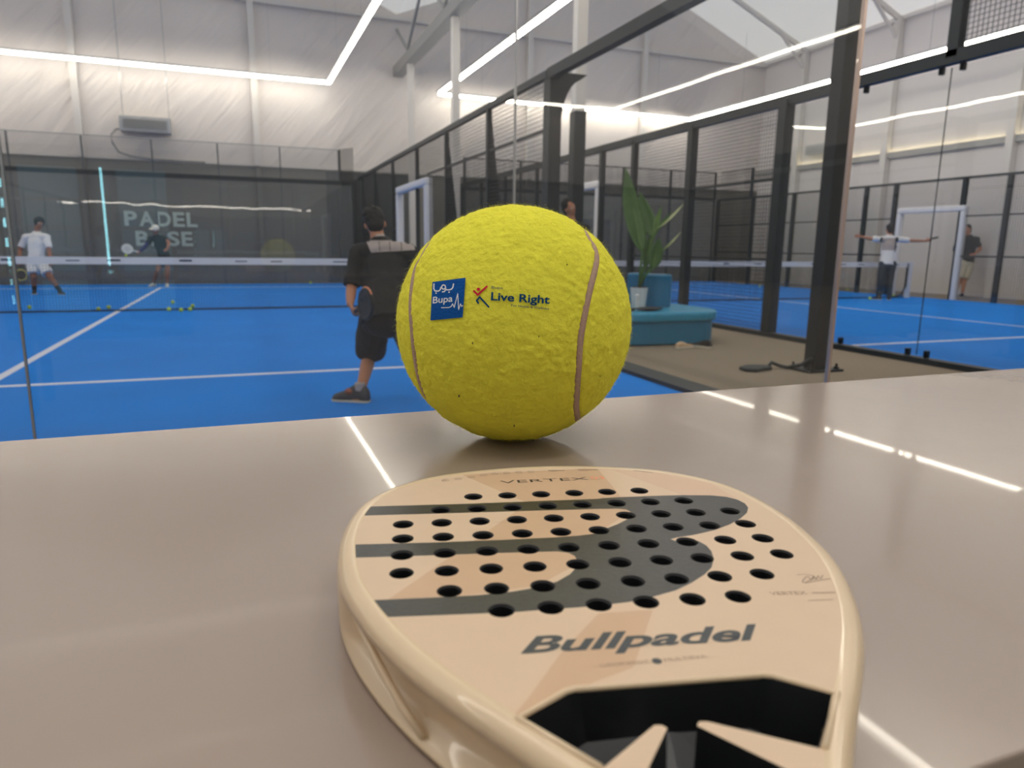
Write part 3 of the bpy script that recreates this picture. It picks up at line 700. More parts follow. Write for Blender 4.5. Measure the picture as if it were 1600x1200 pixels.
def person(name_label, group, base, J, k, side, face, skin, vox=.009, hair=None, hk=1.0, cap=None, hands=((1, .4), (1, .4))):
    """J: joints in world space. side: the person's left to right axis. face: where the face looks"""
    t = thing('person', name_label, 'person', base, group=group)
    mb = MB(); s_ = V(side).normalized(); f_ = V(face).normalized()
    hd, nk, ch, pv = J['head'], J['neck'], J['chest'], J['pelvis']
    up = (hd-nk).normalized(); hs = f_.cross(up).normalized(); f_ = up.cross(hs).normalized()
    R = Matrix((hs, f_, up)).transposed()
    mb.ball(hd+up*.02*k, .105*k, 24, 16, sc=(.74, .93, 1.02), R=R)                       # cranium
    mb.ball(hd-up*.05*k+f_*.028*k, .07*k, 20, 12, sc=(.78, .85, 1.05), R=R)              # jaw
    mb.ball(hd-up*.018*k+f_*.098*k, .018*k, 10, 8, sc=(.75, 1.1, 1.5), R=R)              # nose
    mb.ball(hd-up*.055*k+f_*.085*k, .016*k, 10, 8, sc=(1.6, .7, .8), R=R)                # mouth
    mb.ball(hd+up*.02*k+f_*.088*k, .02*k, 10, 8, sc=(2.4, .6, .5), R=R)                  # brow
    for e in (-1, 1): mb.ball(hd+hs*e*.080*k-f_*.005*k-up*.012*k, .022*k, 10, 8, sc=(.45, .8, 1.35), R=R)
    rings(mb, nk-up*.06*k, hd-up*.05*k, .062*k, .055*k)
    for a, b, r0, r1, sx, sb in ((pv, pv.lerp(ch, .5), .155, .135, 1, .72), (pv.lerp(ch, .5), ch, .135, .158, 1.05, .68), (ch, nk.lerp(ch, .35), .158, .12, 1.0, .62)):
        rings(mb, a, b, r0*k, r1*k, side=s_, sx=sx, sb=sb)
    rings(mb, nk.lerp(ch, .3), nk, .10*k, .06*k, side=s_, sx=1.2, sb=.8)
    for q in 'LR':
        sh, el, wr, ht = J['sh'+q], J['el'+q], J['wr'+q], J['hd'+q]
        rings(mb, nk.lerp(ch, .35), sh, .075*k, .062*k); rings(mb, sh, el, .055*k, .043*k, bulge=.004*k)
        rings(mb, el, wr, .043*k, .028*k, bulge=.004*k)
        h = J.get('palm'+q, -f_)
        hand(mb, wr, ht, h, k, curl=hands[0 if q == 'L' else 1][1], thumb=hands[0 if q == 'L' else 1][0])
        hp, kn, an, toe = J['hp'+q], J['kn'+q], J['an'+q], J['toe'+q]
        rings(mb, pv, hp, .115*k, .09*k); rings(mb, hp, kn, .088*k, .058*k, bulge=.006*k)
        c_ = kn.lerp(an, .3)
        rings(mb, kn, c_, .055*k, .058*k); rings(mb, c_, an, .058*k, .036*k)
        rings(mb, an, an+V((0, 0, -.03)), .036*k, .04*k)
        fd = (toe-an); fd.z = 0; fd.normalize(); rings(mb, V((an.x, an.y, .045)), V((an.x, an.y, .035))+fd*.13*k, .038*k, .03*k)
    body = blend(mb, 'body', skin, t, vox)
    for e in (-1, 1):
        eb = MB(); eb.ball(hd+hs*e*.032*k+f_*.079*k+up*.0*k, .0125*k, 10, 8, R=R); o = eb.build('eye', MT['eye'], t, smooth=True)
        ib = MB(); ib.ball(hd+hs*e*.033*k+f_*.0905*k, .005*k, 8, 6, R=R); ib.build('iris', MT['iris'], o, smooth=True)
    lb = MB(); lb.ball(hd-up*.055*k+f_*.0955*k, .009*k, 10, 6, sc=(2.4, .5, .6), R=R); lb.build('lips', MT['lip'], t, smooth=True)
    if hair:
        hb = MB(); hb.ball(hd+up*.038*k-f_*.018*k, .108*k*hk, 24, 16, sc=(.80, .92, .95), R=R)
        hb.ball(hd-up*.02*k-f_*.045*k, .085*k, 20, 12, sc=(.82, .72, .95), R=R)
        for i in range(26):
            a = random.uniform(0, 2*PI); b = random.uniform(.2, 1.3)
            hb.ball(hd+up*(.038*k+.1*k*math.cos(b))+hs*.082*k*math.sin(b)*math.cos(a)+f_*(-.018*k+.09*k*math.sin(b)*math.sin(a)), .024*k, 8, 6)
        blend(hb, 'hair', hair, t, .007*k, 2, wrinkle=.004, wsc=55)
    if cap:
        hb = MB(); hb.ball(hd+up*.045*k, .112*k, 24, 16, sc=(.8, .95, .85), R=R)
        cp = blend(hb, 'cap', cap, t, .008*k, 2)
        hb = MB(); hb.ball(hd+up*.05*k+f_*.12*k, .075*k, 20, 8, sc=(1, .95, .13), R=R); hb.build('brim', cap, cp, smooth=True)
    return t, s_, f_, up, R
def shirt(t, J, k, s_, m, name='shirt', hem=.02, sleeve=.55, vox=.009, m_sl=None, flare=1.08):
    nk, ch, pv = J['neck'], J['chest'], J['pelvis']; mb = MB(); lo = pv+(pv-ch).normalized()*hem*k
    rings(mb, lo, pv.lerp(ch, .5), .172*flare*k, .158*k, side=s_, sx=1, sb=.78, caps=(0, 1)); rings(mb, pv.lerp(ch, .5), ch, .158*k, .176*k, side=s_, sx=1.05, sb=.72)
    rings(mb, ch, nk.lerp(ch, .3), .176*k, .128*k, side=s_, sx=1.0, sb=.68); rings(mb, nk.lerp(ch, .3), nk.lerp(ch, .02), .115*k, .074*k, side=s_, sx=1.25, sb=.9, caps=(1, 0))
    for q in 'LR':
        sh, el = J['sh'+q], J['el'+q]; rings(mb, nk.lerp(ch, .35), sh, .095*k, .078*k)
        e = sh.lerp(el, sleeve) if sleeve <= 1 else el
        rings(mb, sh, e, .074*k, .068*k if sleeve < 1 else .055*k, caps=(1, 0))
        if sleeve > 1: rings(mb, el, el.lerp(J['wr'+q], sleeve-1), .055*k, .04*k, caps=(1, 0))
    return blend(mb, name, m, t, vox, 3, wrinkle=.012, wsc=8)
def shorts(t, J, k, s_, m, name='shorts', leg=.95, vox=.009, r=.105):
    pv, ch = J['pelvis'], J['chest']; mb = MB(); up = (ch-pv).normalized()
    rings(mb, pv+up*.09*k, pv-up*.05*k, .16*k, .175*k, side=s_, sx=1, sb=.78, caps=(0, 1))
    for q in 'LR':
        hp, kn, an = J['hp'+q], J['kn'+q], J['an'+q]; rings(mb, pv, hp, .13*k, .115*k)
        if leg <= 1: rings(mb, hp, hp.lerp(kn, leg), .112*k, r*k, caps=(1, 0))
        else:
            rings(mb, hp, kn, .11*k, .078*k); rings(mb, kn, kn.lerp(an, leg-1), .078*k, .058*k, caps=(1, 0))
    return blend(mb, name, m, t, vox, 3, wrinkle=.012, wsc=8)
def shoes(t, J, k, m, H=.1):
    for q in 'LR':
        an, toe = J['an'+q], J['toe'+q]; d = toe-an; a = math.atan2(d.y, d.x)
        c = V((an.x, an.y, 0))+V((math.cos(a), math.sin(a), 0))*.075*k
        shoe_parts(t, Matrix.Translation(c) @ Matrix.Rotation(a, 4, 'Z'), .29*k, .10*k, H*k, m)
def padel_racket(c, d, nrm, k, label, mats, hole=True):
    """small round-headed racket: c is the hand end, d points to the tip"""
    t = thing('padel_racket', label, 'racket', c, group=None)
    c = V(c); d = V(d).normalized(); nn = V(nrm); nn = (nn-d*nn.dot(d)).normalized(); s_ = d.cross(nn)
    hc = c+d*.30*k; n = 32; pts = [hc+s_*math.cos(2*PI*i/n)*.125*k+d*math.sin(2*PI*i/n)*.135*k for i in range(n)]
    MB().tube(pts, .019*k, 8, closed=True, nrm=lambda p: nn).build('frame', mats[0], t, smooth=True)
    mb = MB(); holes = []
    import itertools
    ii = [(x*.045, y*.045) for x in range(-1, 2) for y in range(-1, 2)]
    P2 = []; E2 = []
    def loop(ps):
        b = len(P2); P2.extend(ps); E2.extend((b+i, b+(i+1) % len(ps)) for i in range(len(ps)))
    loop([V((math.cos(2*PI*i/n)*.12, math.sin(2*PI*i/n)*.13)) for i in range(n)])
    for x, y in ii: loop([V((x+.011*math.cos(2*PI*j/10), y+.011*math.sin(2*PI*j/10))) for j in range(10)])
    vo, eo, fo, _, _, _ = geometry.delaunay_2d_cdt(P2, E2, [], 1, 1e-6)
    fl = [f for f in fo if all((sum((vo[i] for i in f), V((0, 0)))/len(f)-V(q)).length > .0105 for q in ii)]
    for sg in (1, -1): mb.add([hc+s_*v.x*k+d*v.y*k+nn*sg*.014*k for v in vo], fl)
    mb.build('face', mats[1], t)
    MB().tube([c, c+d*.13*k], .017*k, 10).build('grip', mats[2], t)
    mb = MB(); mb.bar(c+d*.12*k, hc-d*.10*k-s_*.06*k, .02*k); mb.bar(c+d*.12*k, hc-d*.10*k+s_*.06*k, .02*k); mb.build('throat', mats[0], t)
    return t
def joints(D0, **kw):
    return {q: PD(x, y, D0+dd) for q, (x, y, dd) in kw.items()}
def ground(J, k=1):
    for q in 'LR':
        J['an'+q].z = .085*k; J['toe'+q].z = .03
    return J
away = V((cw.x, cw.y, 0)).normalized(); rt = V((cr.x, cr.y, 0)).normalized(); UP = V((0, 0, 1))

# A: near player seen from behind
J = joints(5.25, head=(586, 350, .06), neck=(592, 381, .02), chest=(600, 418, 0), pelvis=(603, 484, -.12), shL=(560, 396, 0), shR=(637, 396, .02),
  elL=(549, 451, -.05), wrL=(547, 475, -.2), hdL=(553, 489, -.25), elR=(662, 440, .10), wrR=(655, 468, .34), hdR=(650, 480, .42),
  hpL=(585, 492, -.1), hpR=(620, 492, -.1), knL=(579, 550, .24), knR=(655, 552, .12), anL=(563, 618, 0), anR=(690, 604, .3), toeL=(530, 626, .04), toeR=(720, 612, .6))
ground(J); J['palmL'] = rt; J['palmR'] = -rt
t, s_, f_, up, R = person('person in black shirt and shorts, seen from behind, crouching on the near left court', None, (J['anL'].x, J['anL'].y, 0), J, .93, rt, away-rt*.25-UP*.1, MT['skin'], .0065, hair=MT['hair'], hands=((1, 1.0), (-1, .9)))
sh_ = shirt(t, J, 1.0, s_, MT['tblack'], sleeve=.92, vox=.008, hem=.1)
shorts(t, J, .97, s_, MT['sblack'], leg=.97, vox=.008, r=.128)
shoes(t, J, 1.0, MT['shoeg'], .14)
for q in 'LR':
    an, toe = J['an'+q], J['toe'+q]; d = (toe-an); d.z = 0; d.normalize(); mb = MB()
    mb.ball(V((an.x, an.y, .088))+d*.075, .045, 16, 10, sc=(1, 1, .62)); mb.build('shoe_tongue', MT['shoer'], t, smooth=True)
    mb = MB(); rings(mb, V((an.x, an.y, .1)), V((an.x, an.y, .155)), .041, .04, caps=(0, 0)); mb.build('sock', MT['panel'], t, smooth=True)
# pale yoke panel across the shirt back
mb = MB(); vs = []
dgp = bpy.context.evaluated_depsgraph_get(); bpy.context.view_layer.update()
def on_surface(o, x, y, off=.004):
    mi_ = world_of(o).inverted(); a = mi_ @ CAM; d = (mi_.to_3x3() @ ray(x, y)).normalized()
    ok, loc, nn, _ = o.ray_cast(a, d)
    return (world_of(o) @ loc + world_of(o).to_3x3() @ nn*off) if ok else None
def patch(o, quad, nx, ny, m, name, parent, off=.004):
    (ax, ay), (bx_, by_), (cx, cy_), (dx, dy) = quad; g_ = {}; mb = MB(); vs = []
    for j in range(ny+1):
        for i in range(nx+1):
            u = i/nx; v = j/ny; x = (ax*(1-u)+bx_*u)*(1-v)+(dx*(1-u)+cx*u)*v; y = (ay*(1-u)+by_*u)*(1-v)+(dy*(1-u)+cy_*u)*v
            p = on_surface(o, x, y, off)
            if p is not None: g_[(i, j)] = len(vs); vs.append(p)
    fs = [(g_[(i, j)], g_[(i+1, j)], g_[(i+1, j+1)], g_[(i, j+1)]) for i in range(nx) for j in range(ny) if all(q in g_ for q in ((i, j), (i+1, j), (i+1, j+1), (i, j+1)))]
    if fs:
        mb.add(vs, fs); return mb.build(name, m, parent, smooth=True, fix=False)
patch(sh_, [(572, 376), (645, 376), (648, 391), (580, 395)], 26, 8, MT['panel'], 'yoke_panel', sh_)
patch(sh_, [(576, 368), (605, 366), (607, 369), (578, 371)], 10, 2, MT['panel'], 'collar_print', sh_, .006)
for gx in (592, 608, 626): patch(sh_, [(gx, 378), (gx+1, 378), (gx+2, 392), (gx+1, 392)], 2, 6, MT['tblack'], 'yoke_seam', sh_, .007)
RD = PD(570, 476, 4.84)-PD(552, 488, 5.02)
padel_racket(PD(552, 488, 5.02), RD, RD.cross(UP), .8, 'dark racket with orange edge held by the crouching player in black', (MT['black'], MT['steel'], MT['black']))

rk0 = bpy.data.objects['padel_racket']; hc0 = PD(552, 488, 5.02)+RD.normalized()*.24; nn0 = RD.cross(UP).normalized(); s0 = RD.normalized().cross(nn0)
MB().tube([hc0+s0*math.cos(a*PI/10)*.114*-1+RD.normalized()*math.sin(a*PI/10)*.122 for a in range(-2, 5)], .006, 8).build('edge_tape', MT['orange'], rk0, smooth=True)
# B: white shirt
D = 15.6
J = joints(D, head=(61, 349, 0), neck=(57, 364, 0), chest=(57, 380, 0), pelvis=(57, 406, 0), shL=(40, 371, 0), shR=(73, 371, 0), elL=(31, 391, 0), wrL=(31, 407, -.1), hdL=(31, 417, -.12),
  elR=(77, 393, -.05), wrR=(79, 407, -.12), hdR=(80, 416, -.15), hpL=(50, 412, 0), hpR=(65, 412, 0), knL=(53, 434, -.08), knR=(79, 434, -.1), anL=(54, 456, .05), anR=(94, 455, 0), toeL=(52, 460, -.2), toeR=(101, 460, -.15))
ground(J)
t, s_, f_, up, R = person('person in white t-shirt and white shorts standing beyond the net at the left edge', None, (J['anL'].x, J['anL'].y, 0), J, 1.02, rt, rt*.8-away*.6, MT['skin2'], .0095, hair=MT['hair'], hk=1.15, hands=((1, .8), (-1, .5)))
shirt(t, J, 1.02, s_, MT['twhite'], hem=.06, sleeve=.75, vox=.011); shorts(t, J, 1.02, s_, MT['twhite'], leg=.72, vox=.011, r=.12)
for q in 'LR':
    mb = MB(); rings(mb, J['kn'+q].lerp(J['an'+q], .62), J['an'+q], .052, .046, caps=(0, 1)); mb.build('sock', MT['tblack'], t, smooth=True)
shoes(t, J, 1.0, MT['tblack'])
mb = MB(); rings(mb, J['elL'].lerp(J['wrL'], .8), J['wrL'], .038, .038, caps=(0, 0)); mb.build('wristband', MT['tblack'], t)
padel_racket(J['wrL'].lerp(J['hdL'], .5), PD(33, 430, D-.1)-PD(31, 412, D-.1), -away+rt*.6, .85, 'pale yellow rimmed racket held low by the white-shirted man', (MT['yring'], MT['steel'], MT['black']))

# C: server with cap
D = 18.9
J = joints(D, head=(243, 359, -.25), neck=(244, 368, -.18), chest=(250, 379, -.1), pelvis=(257, 401, 0), shL=(235, 373, -.15), shR=(257, 372, -.1), elL=(227, 385, -.25), wrL=(219, 393, -.35), hdL=(214, 395, -.38),
  elR=(264, 379, -.3), wrR=(262, 388, -.45), hdR=(258, 391, -.48), hpL=(252, 405, 0), hpR=(262, 405, 0), knL=(246, 423, -.15), knR=(262, 423, -.1), anL=(240, 441, .1), anR=(261, 443, 0), toeL=(233, 443, -.1), toeR=(260, 447, -.25))
ground(J); J['shL'] = J['shL']
t, s_, f_, up, R = person('person in white cap and dark top bending forward by the back glass', None, (J['anR'].x, J['anR'].y, 0), J, .95, rt, -away*.8-rt*.5-UP*.7, MT['skin2'], .0095, cap=MT['shoew'], hands=((1, .9), (-1, .6)))
shirt(t, J, .95, s_, MT['tblack'], hem=.03, sleeve=.6, vox=.011); shorts(t, J, .95, s_, MT['trouser'], leg=.6, vox=.011)
mb = MB(); rings(mb, J['shL'], J['elL'], .058, .05, caps=(1, 1)); rings(mb, J['elL'], J['wrL'], .05, .036, caps=(1, 0)); blend(mb, 'arm_sleeve', MT['purple'], t, .01)
shoes(t, J, .95, MT['shoew'])
padel_racket(J['wrL'].lerp(J['hdL'], .5), PD(200, 392, D-.5)-PD(214, 396, D-.4), -away+UP*.2, .9, 'white racket swung low by the player in the white cap', (MT['shoew'], MT['shoew'], MT['twhite']))

# D: arms spread
D = 17.35
J = joints(D, head=(1390, 359, 0), neck=(1390, 369, 0), chest=(1389, 384, 0), pelvis=(1386, 408, 0), shL=(1376, 374, 0), shR=(1404, 374, 0), elL=(1359, 373, .05), wrL=(1345, 369.5, .1), hdL=(1334, 368.5, .1),
  elR=(1424, 376, .05), wrR=(1446, 376.5, .1), hdR=(1456, 374, .1), hpL=(1380, 413, 0), hpR=(1393, 413, 0), knL=(1376, 438, 0), knR=(1391, 440, 0), anL=(1373, 463, .1), anR=(1389, 466, 0), toeL=(1362, 465, .2), toeR=(1389, 462, .3))
ground(J); J['palmL'] = away; J['palmR'] = away
t, s_, f_, up, R = person('person seen from behind with both arms spread wide beside the right court net', None, (J['anR'].x, J['anR'].y, 0), J, 1.0, rt, away, MT['skin'], .0095, hair=MT['hair'], hands=((1, .15), (-1, .15)))
sh_ = shirt(t, J, 1.0, s_, MT['twhite'], hem=.1, sleeve=.75, vox=.011); shorts(t, J, 1.0, s_, MT['trouser'], leg=1.95, vox=.011, name='trousers')
patch(sh_, [(1380, 372), (1400, 372), (1397, 391), (1376, 391)], 14, 14, MT['panel'], 'back_print', sh_)
patch(sh_, [(1376, 371), (1380, 371), (1373, 396), (1370, 394)], 4, 14, MT['black'], 'side_panel', sh_, .006)
patch(sh_, [(1399, 371), (1404, 371), (1401, 394), (1397, 394)], 4, 14, MT['black'], 'side_panel', sh_, .006)
shoes(t, J, 1.0, MT['tblack'])
padel_racket(J['wrR'].lerp(J['hdR'], .3), PD(1469, 369, D+.1)-PD(1448, 376, D+.1), UP, .62, 'dark racket seen edge-on in the right hand of the arms-spread man', (MT['black'], MT['black'], MT['black']))

# E: black t-shirt beyond the white gate
D = 19.05
J = joints(D, head=(1512, 359, 0), neck=(1513, 369, 0), chest=(1515, 382, 0), pelvis=(1512, 406, 0), shL=(1501, 374, .1), shR=(1526, 374, -.1), elL=(1498, 391, .1), wrL=(1496, 392, -.15), hdL=(1496, 389, -.25),
  elR=(1532, 389, -.1), wrR=(1523, 397, -.2), hdR=(1515, 399, -.22), hpL=(1506, 411, 0), hpR=(1517, 411, 0), knL=(1500, 436, 0), knR=(1507, 437, 0), anL=(1492, 460, .1), anR=(1503, 463, 0), toeL=(1485, 462, .1), toeR=(1498, 466, -.15))
ground(J)
t, s_, f_, up, R = person('person in black t-shirt and beige shorts behind the white padded gate, hand on hip', None, (J['anR'].x, J['anR'].y, 0), J, .98, rt, -rt*.8-away*.4, MT['skin'], .0095, hair=MT['hair'], hands=((1, .9), (-1, .3)))
shirt(t, J, .98, s_, MT['tblack'], hem=.08, sleeve=.75, vox=.011); shorts(t, J, .98, s_, MT['beige'], leg=.95, vox=.011)
shoes(t, J, 1.0, MT['tblack'])
padel_racket(J['hdL'], PD(1491, 388, D-.6)-PD(1497, 391, D-.35), -away, .8, 'dark blue racket held through the white gate by the man in black', (MT['tealr'], MT['tealr'], MT['black']))

# F: person mostly hidden behind the giant ball
D = 10.15
J = joints(D, head=(889, 326, 0), neck=(894, 348, .05), chest=(897, 375, .05), pelvis=(897, 430, .05), shL=(875, 356, .1), shR=(915, 358, 0), elL=(868, 390, 0), wrL=(880, 408, -.25), hdL=(890, 402, -.3),
  elR=(922, 392, -.05), wrR=(908, 412, -.25), hdR=(898, 406, -.3), hpL=(888, 440, 0), hpR=(906, 440, 0), knL=(886, 480, 0), knR=(908, 480, 0), anL=(886, 520, .05), anR=(910, 520, 0), toeL=(882, 526, -.2), toeR=(912, 527, -.2))
ground(J)
t, s_, f_, up, R = person('person in black with dark hair in the walkway, mostly hidden behind the giant ball', None, (J['anR'].x, J['anR'].y, 0), J, .97, rt, -away*.5+rt*.7-UP*.4, MT['skin'], .009, hair=MT['hair'])
shirt(t, J, .97, s_, MT['tblack'], hem=.06, sleeve=.75, vox=.01); shorts(t, J, .97, s_, MT['trouser'], leg=1.95, vox=.01, name='trousers'); shoes(t, J, 1.0, MT['tblack'])


# ------------------------------------------------------------------ table
TZ = .958
t = thing('bar_table', 'long glossy grey-beige table in the foreground carrying the ball and the racket', 'table', (2.6, -13.07, 0))
MB().prism(rrect(.4, -13.412, 5.2, -12.733, .02, 4), TZ-.028, TZ).build('tabletop', [MT['table']], t, bevel=.0015)
MB().prism(rrect(.41, -13.40, 5.19, -12.745, .02, 4), TZ-.04, TZ-.0285).build('underlay', MT['table_edge'], t)
for x, y in ((.6, -13.3), (.6, -12.85), (5.0, -13.3), (5.0, -12.85)):
    MB().box((x-.03, y-.03, 0), (x+.03, y+.03, TZ-.04)).build('leg', MT['steel'], t)

# ------------------------------------------------------------------ giant tennis ball
BR = .1235
bc = PD(803, 507, .743); bc.z = TZ+BR+.0004
t = thing('giant_tennis_ball', 'giant yellow-green felt tennis ball with printed logos standing on the table', 'ball', (bc.x, bc.y, TZ))
def on_ball(x, y, R_=BR):
    d = ray(x, y).normalized(); oc = CAM-bc; b = oc.dot(d); c = oc.dot(oc)-R_*R_; q = b*b-c
    if q < 0: return (CAM+d*(-b)-bc).normalized()
    return (CAM+d*(-b-math.sqrt(q))-bc).normalized()
k1 = .3417
def B(x, y): return on_ball(600+x*k1, 300+y*k1)
seam = [B(935, 190), B(965, 235), B(980, 290), B(972, 350), B(950, 440), B(925, 560), B(905, 680), B(897, 800), B(890, 900), B(885, 1000), B(892, 1052), B(925, 1035)]
lf = [B(175, 270), B(140, 330), B(118, 430), B(113, 550), B(120, 650), B(135, 780), B(160, 890), B(205, 990)]
away3 = V((cw.x, cw.y, 0)).normalized()
loop = seam + [(away3*.55-UP*.6+rt*.6).normalized(), (away3*.95+rt*.3-UP*.1).normalized(), (away3*.8-rt*.45-UP*.35).normalized(), (away3*.2-rt*.4-UP*.88).normalized()] + lf[::-1] + [(UP*.8-rt*.45+away3*.35).normalized(), (UP*.62-rt*.1+away3*.78).normalized(), (UP*.8+rt*.35+away3*.45).normalized()]
# Catmull-Rom on the sphere
sp = []; n = len(loop)
for i in range(n):
    p0, p1, p2, p3 = loop[i-1], loop[i], loop[(i+1) % n], loop[(i+2) % n]
    for j in range(8):
        u = j/8; sp.append((.5*((2*p1)+(p2-p0)*u+(2*p0-5*p1+4*p2-p3)*u*u+(3*p1-p0-3*p2+p3)*u**3)).normalized())
def felt_h(n_):
    a = noise.fractal(n_*9, 1, 2, 4); b = noise.fractal(n_*26+V((3, 1, 7)), .8, 2, 4)
    rg = 1-abs(noise.noise(n_*15+V((9, 2, 2))))*2
    return .0012*a+.0007*b+.0003*max(0, rg)**3
PK = []
for (x, y, rr) in ((699, 467, .27), (752, 465, .16), (790, 468, .2), (820, 470, .2), (850, 472, .16)):
    dd_ = ray(x, y).normalized(); oc = CAM-bc; b_ = oc.dot(dd_); q_ = b_*b_-oc.dot(oc)+BR*BR; PK.append(((CAM+dd_*(-b_-math.sqrt(q_))-bc).normalized(), rr))
def pk(n_):
    k_ = 1.0
    for d_, rr in PK:
        a_ = (n_-d_).length
        if a_ < rr*1.6: k_ = min(k_, .22+.78*max(0, (a_-rr)/(rr*.6)))
    return k_
bm = bmesh.new(); bmesh.ops.create_icosphere(bm, subdivisions=7, radius=1)
import numpy as np
SN = np.array([tuple(q) for q in sp]); VN = np.array([tuple(v.co.normalized()) for v in bm.verts]); near = np.full(len(VN), 9.0)
for i in range(0, len(SN)):
    a_ = SN[i]; b_ = SN[(i+1) % len(SN)]; ab = b_-a_; tt_ = np.clip(((VN-a_) @ ab)/(ab @ ab), 0, 1); near = np.minimum(near, np.linalg.norm(VN-a_-tt_[:, None]*ab, axis=1))
for vi, v in enumerate(bm.verts):
    g_ = near[vi]*BR; gr = -.0022*max(0, min(1, (.0041-g_)/.0012))
    n_ = v.co.normalized(); kk = min(pk(n_), 1 if n_.z > -.97 else .3); v.co = bc+n_*(BR-.0010+felt_h(n_)*kk*(1 if gr > -.0001 else .5)+gr)
me = bpy.data.meshes.new('felt'); bm.to_mesh(me); bm.free(); me.materials.append(MT['felt'])
me.polygons.foreach_set('use_smooth', [True]*len(me.polygons))
felt = bpy.data.objects.new('felt', me); C.objects.link(felt); felt.parent = t; felt.matrix_parent_inverse = world_of(t).inverted()
def ribbon_on_ball(dirs, wid, h, closed=True):
    vs = []; n = len(dirs); fs = []
    for i, d in enumerate(dirs):
        a = dirs[(i-1) % n] if closed or i else d; b = dirs[(i+1) % n] if closed or i < n-1 else d
        tt = (b-a).normalized(); s2 = d.cross(tt).normalized(); ww = wid[i] if isinstance(wid, list) else wid
        for o_, hh in ((-.5, -.003), (-.44, h), (0, h+.0001), (.44, h), (.5, -.003)): vs.append(bc+(d+s2*o_*ww/BR).normalized()*(BR+hh))
    m_ = 5
    for i in range(n if closed else n-1):
        for j in range(m_-1): fs.append((i*m_+j, i*m_+j+1, ((i+1) % n)*m_+j+1, ((i+1) % n)*m_+j))
    return vs, fs
vs, fs = ribbon_on_ball(sp, .0068, -.0014); mb = MB(); mb.add(vs, fs); mb.build('seam', MT['seam'], t, smooth=True, fix=False)
# prints lying on the felt
DH = .0002
def stick(pts_px, faces, name, m, parent=t, h=DH):
    mb = MB(); mb.add([bc+on_ball(x, y)*(BR+h) for x, y in pts_px], faces); return mb.build(name, m, parent, smooth=True, fix=False)
def dq(x, y): return (650+x*.15, 410+y*.15)
TL, TR, BRt, BL_ = (172, 205), (517, 160), (487, 572), (152, 605)
nx = 24; vs = []
for j in range(nx+1):
    for i in range(nx+1):
        u, v = i/nx, j/nx
        vs.append(dq(*(((TL[a]*(1-u)+TR[a]*u)*(1-v)+(BL_[a]*(1-u)+BRt[a]*u)*v) for a in (0, 1))))
sq = stick(vs, [(j*(nx+1)+i, j*(nx+1)+i+1, (j+1)*(nx+1)+i+1, (j+1)*(nx+1)+i) for j in range(nx) for i in range(nx)], 'blue_logo', MT['blue'], h=DH)
def strokes(lines, wid, name, m, parent, h):
    vs = []; fs = []
    for L in lines:
        if len(L) == 1:
            x, y = L[0]; b = len(vs); vs += [dq(x+math.cos(a*PI/5)*wid*.62, y+math.sin(a*PI/5)*wid*.62) for a in range(10)]; fs.append(tuple(range(b, b+10))); continue
        P_ = []
        for (x0, y0), (x1, y1) in zip(L, L[1:]):
            for q in range(6): P_.append((x0+(x1-x0)*q/6, y0+(y1-y0)*q/6))
        P_.append(L[-1])
        for (x, y) in (L[0], L[-1])+tuple(L[1:-1]):
            b = len(vs); vs += [dq(x+math.cos(a*PI/5)*wid/2, y+math.sin(a*PI/5)*wid/2) for a in range(10)]; fs.append(tuple(range(b, b+10)))
        for (x0, y0), (x1, y1) in zip(P_, P_[1:]):
            l = math.hypot(x1-x0, y1-y0) or 1; ax, ay = -(y1-y0)/l*wid/2, (x1-x0)/l*wid/2; b = len(vs)
            vs += [dq(x0+ax, y0+ay), dq(x1+ax, y1+ay), dq(x1-ax, y1-ay), dq(x0-ax, y0-ay)]; fs.append((b, b+1, b+2, b+3))
    return stick(vs, fs, name, m, parent, h)
def arc_(cx, cy_, rx, ry, a0, a1, n=12): return [(cx+rx*math.cos(math.radians(a0+(a1-a0)*i/n)), cy_+ry*math.sin(math.radians(a0+(a1-a0)*i/n))) for i in range(n+1)]
strokes([[(190, 226), (188, 275), (200, 298), (235, 300), (254, 288), (262, 262)], arc_(290, 258, 20, 22, 60, 420), [(310, 262), (312, 285), (298, 305), (278, 308)],
  [(312, 285), (345, 288), (372, 280), (386, 262), (393, 226)], [(212, 320)], [(347, 311)]], 13, 'arabic_lettering', MT['printw'], sq, DH+.0002)
strokes([[(268, 472), (345, 471), (368, 460), (384, 432), (400, 468), (437, 326), (446, 492), (466, 432), (476, 460), (488, 450)]], 9, 'pulse_line', MT['printw'], sq, DH+.0002)
def px_text(s, x0, y0, x1, y1, cap_h, name, m, parent, h=DH, shear=0.0, offset=.0, space=1.0, sub=True):
    """baseline from (x0,y0) to (x1,y1) in logo-sheet units"""
    vs, fs = capped(s, shear=shear, offset=offset, space=space); ex, ey = x1-x0, y1-y0; l = math.hypot(ex, ey); nx_, ny_ = ey/l, -ex/l
    return stick([dq(x0+a*ex+nx_*b*cap_h, y0+a*ey+ny_*b*cap_h) for a, b in vs], fs, name, m, parent, h)
px_text('Bupa', 176, 428, 384, 408, 66, 'lettering', MT['printw'], sq, DH+.0002, shear=.15, offset=.012)
strokes([[(604, 298), (643, 338), (738, 252)]], 19, 'red_tick', MT['red'], t, DH); strokes([[(650, 280)]], 28, 'red_dot', MT['red'], t, DH)
strokes([[(650, 424), (632, 398), (664, 362), (758, 464)]], 18, 'blue_figure', MT['navy'], t, DH)
px_text('Bupa', 786, 272, 905, 278, 26, 'lettering', MT['navy'], t)
px_text('Live Right', 780, 392, 1390, 430, 80, 'lettering', MT['navy'], t, offset=.022)
px_text('For Health & Wellness', 992, 458, 1386, 494, 22, 'lettering', MT['navy'], t, offset=.008)
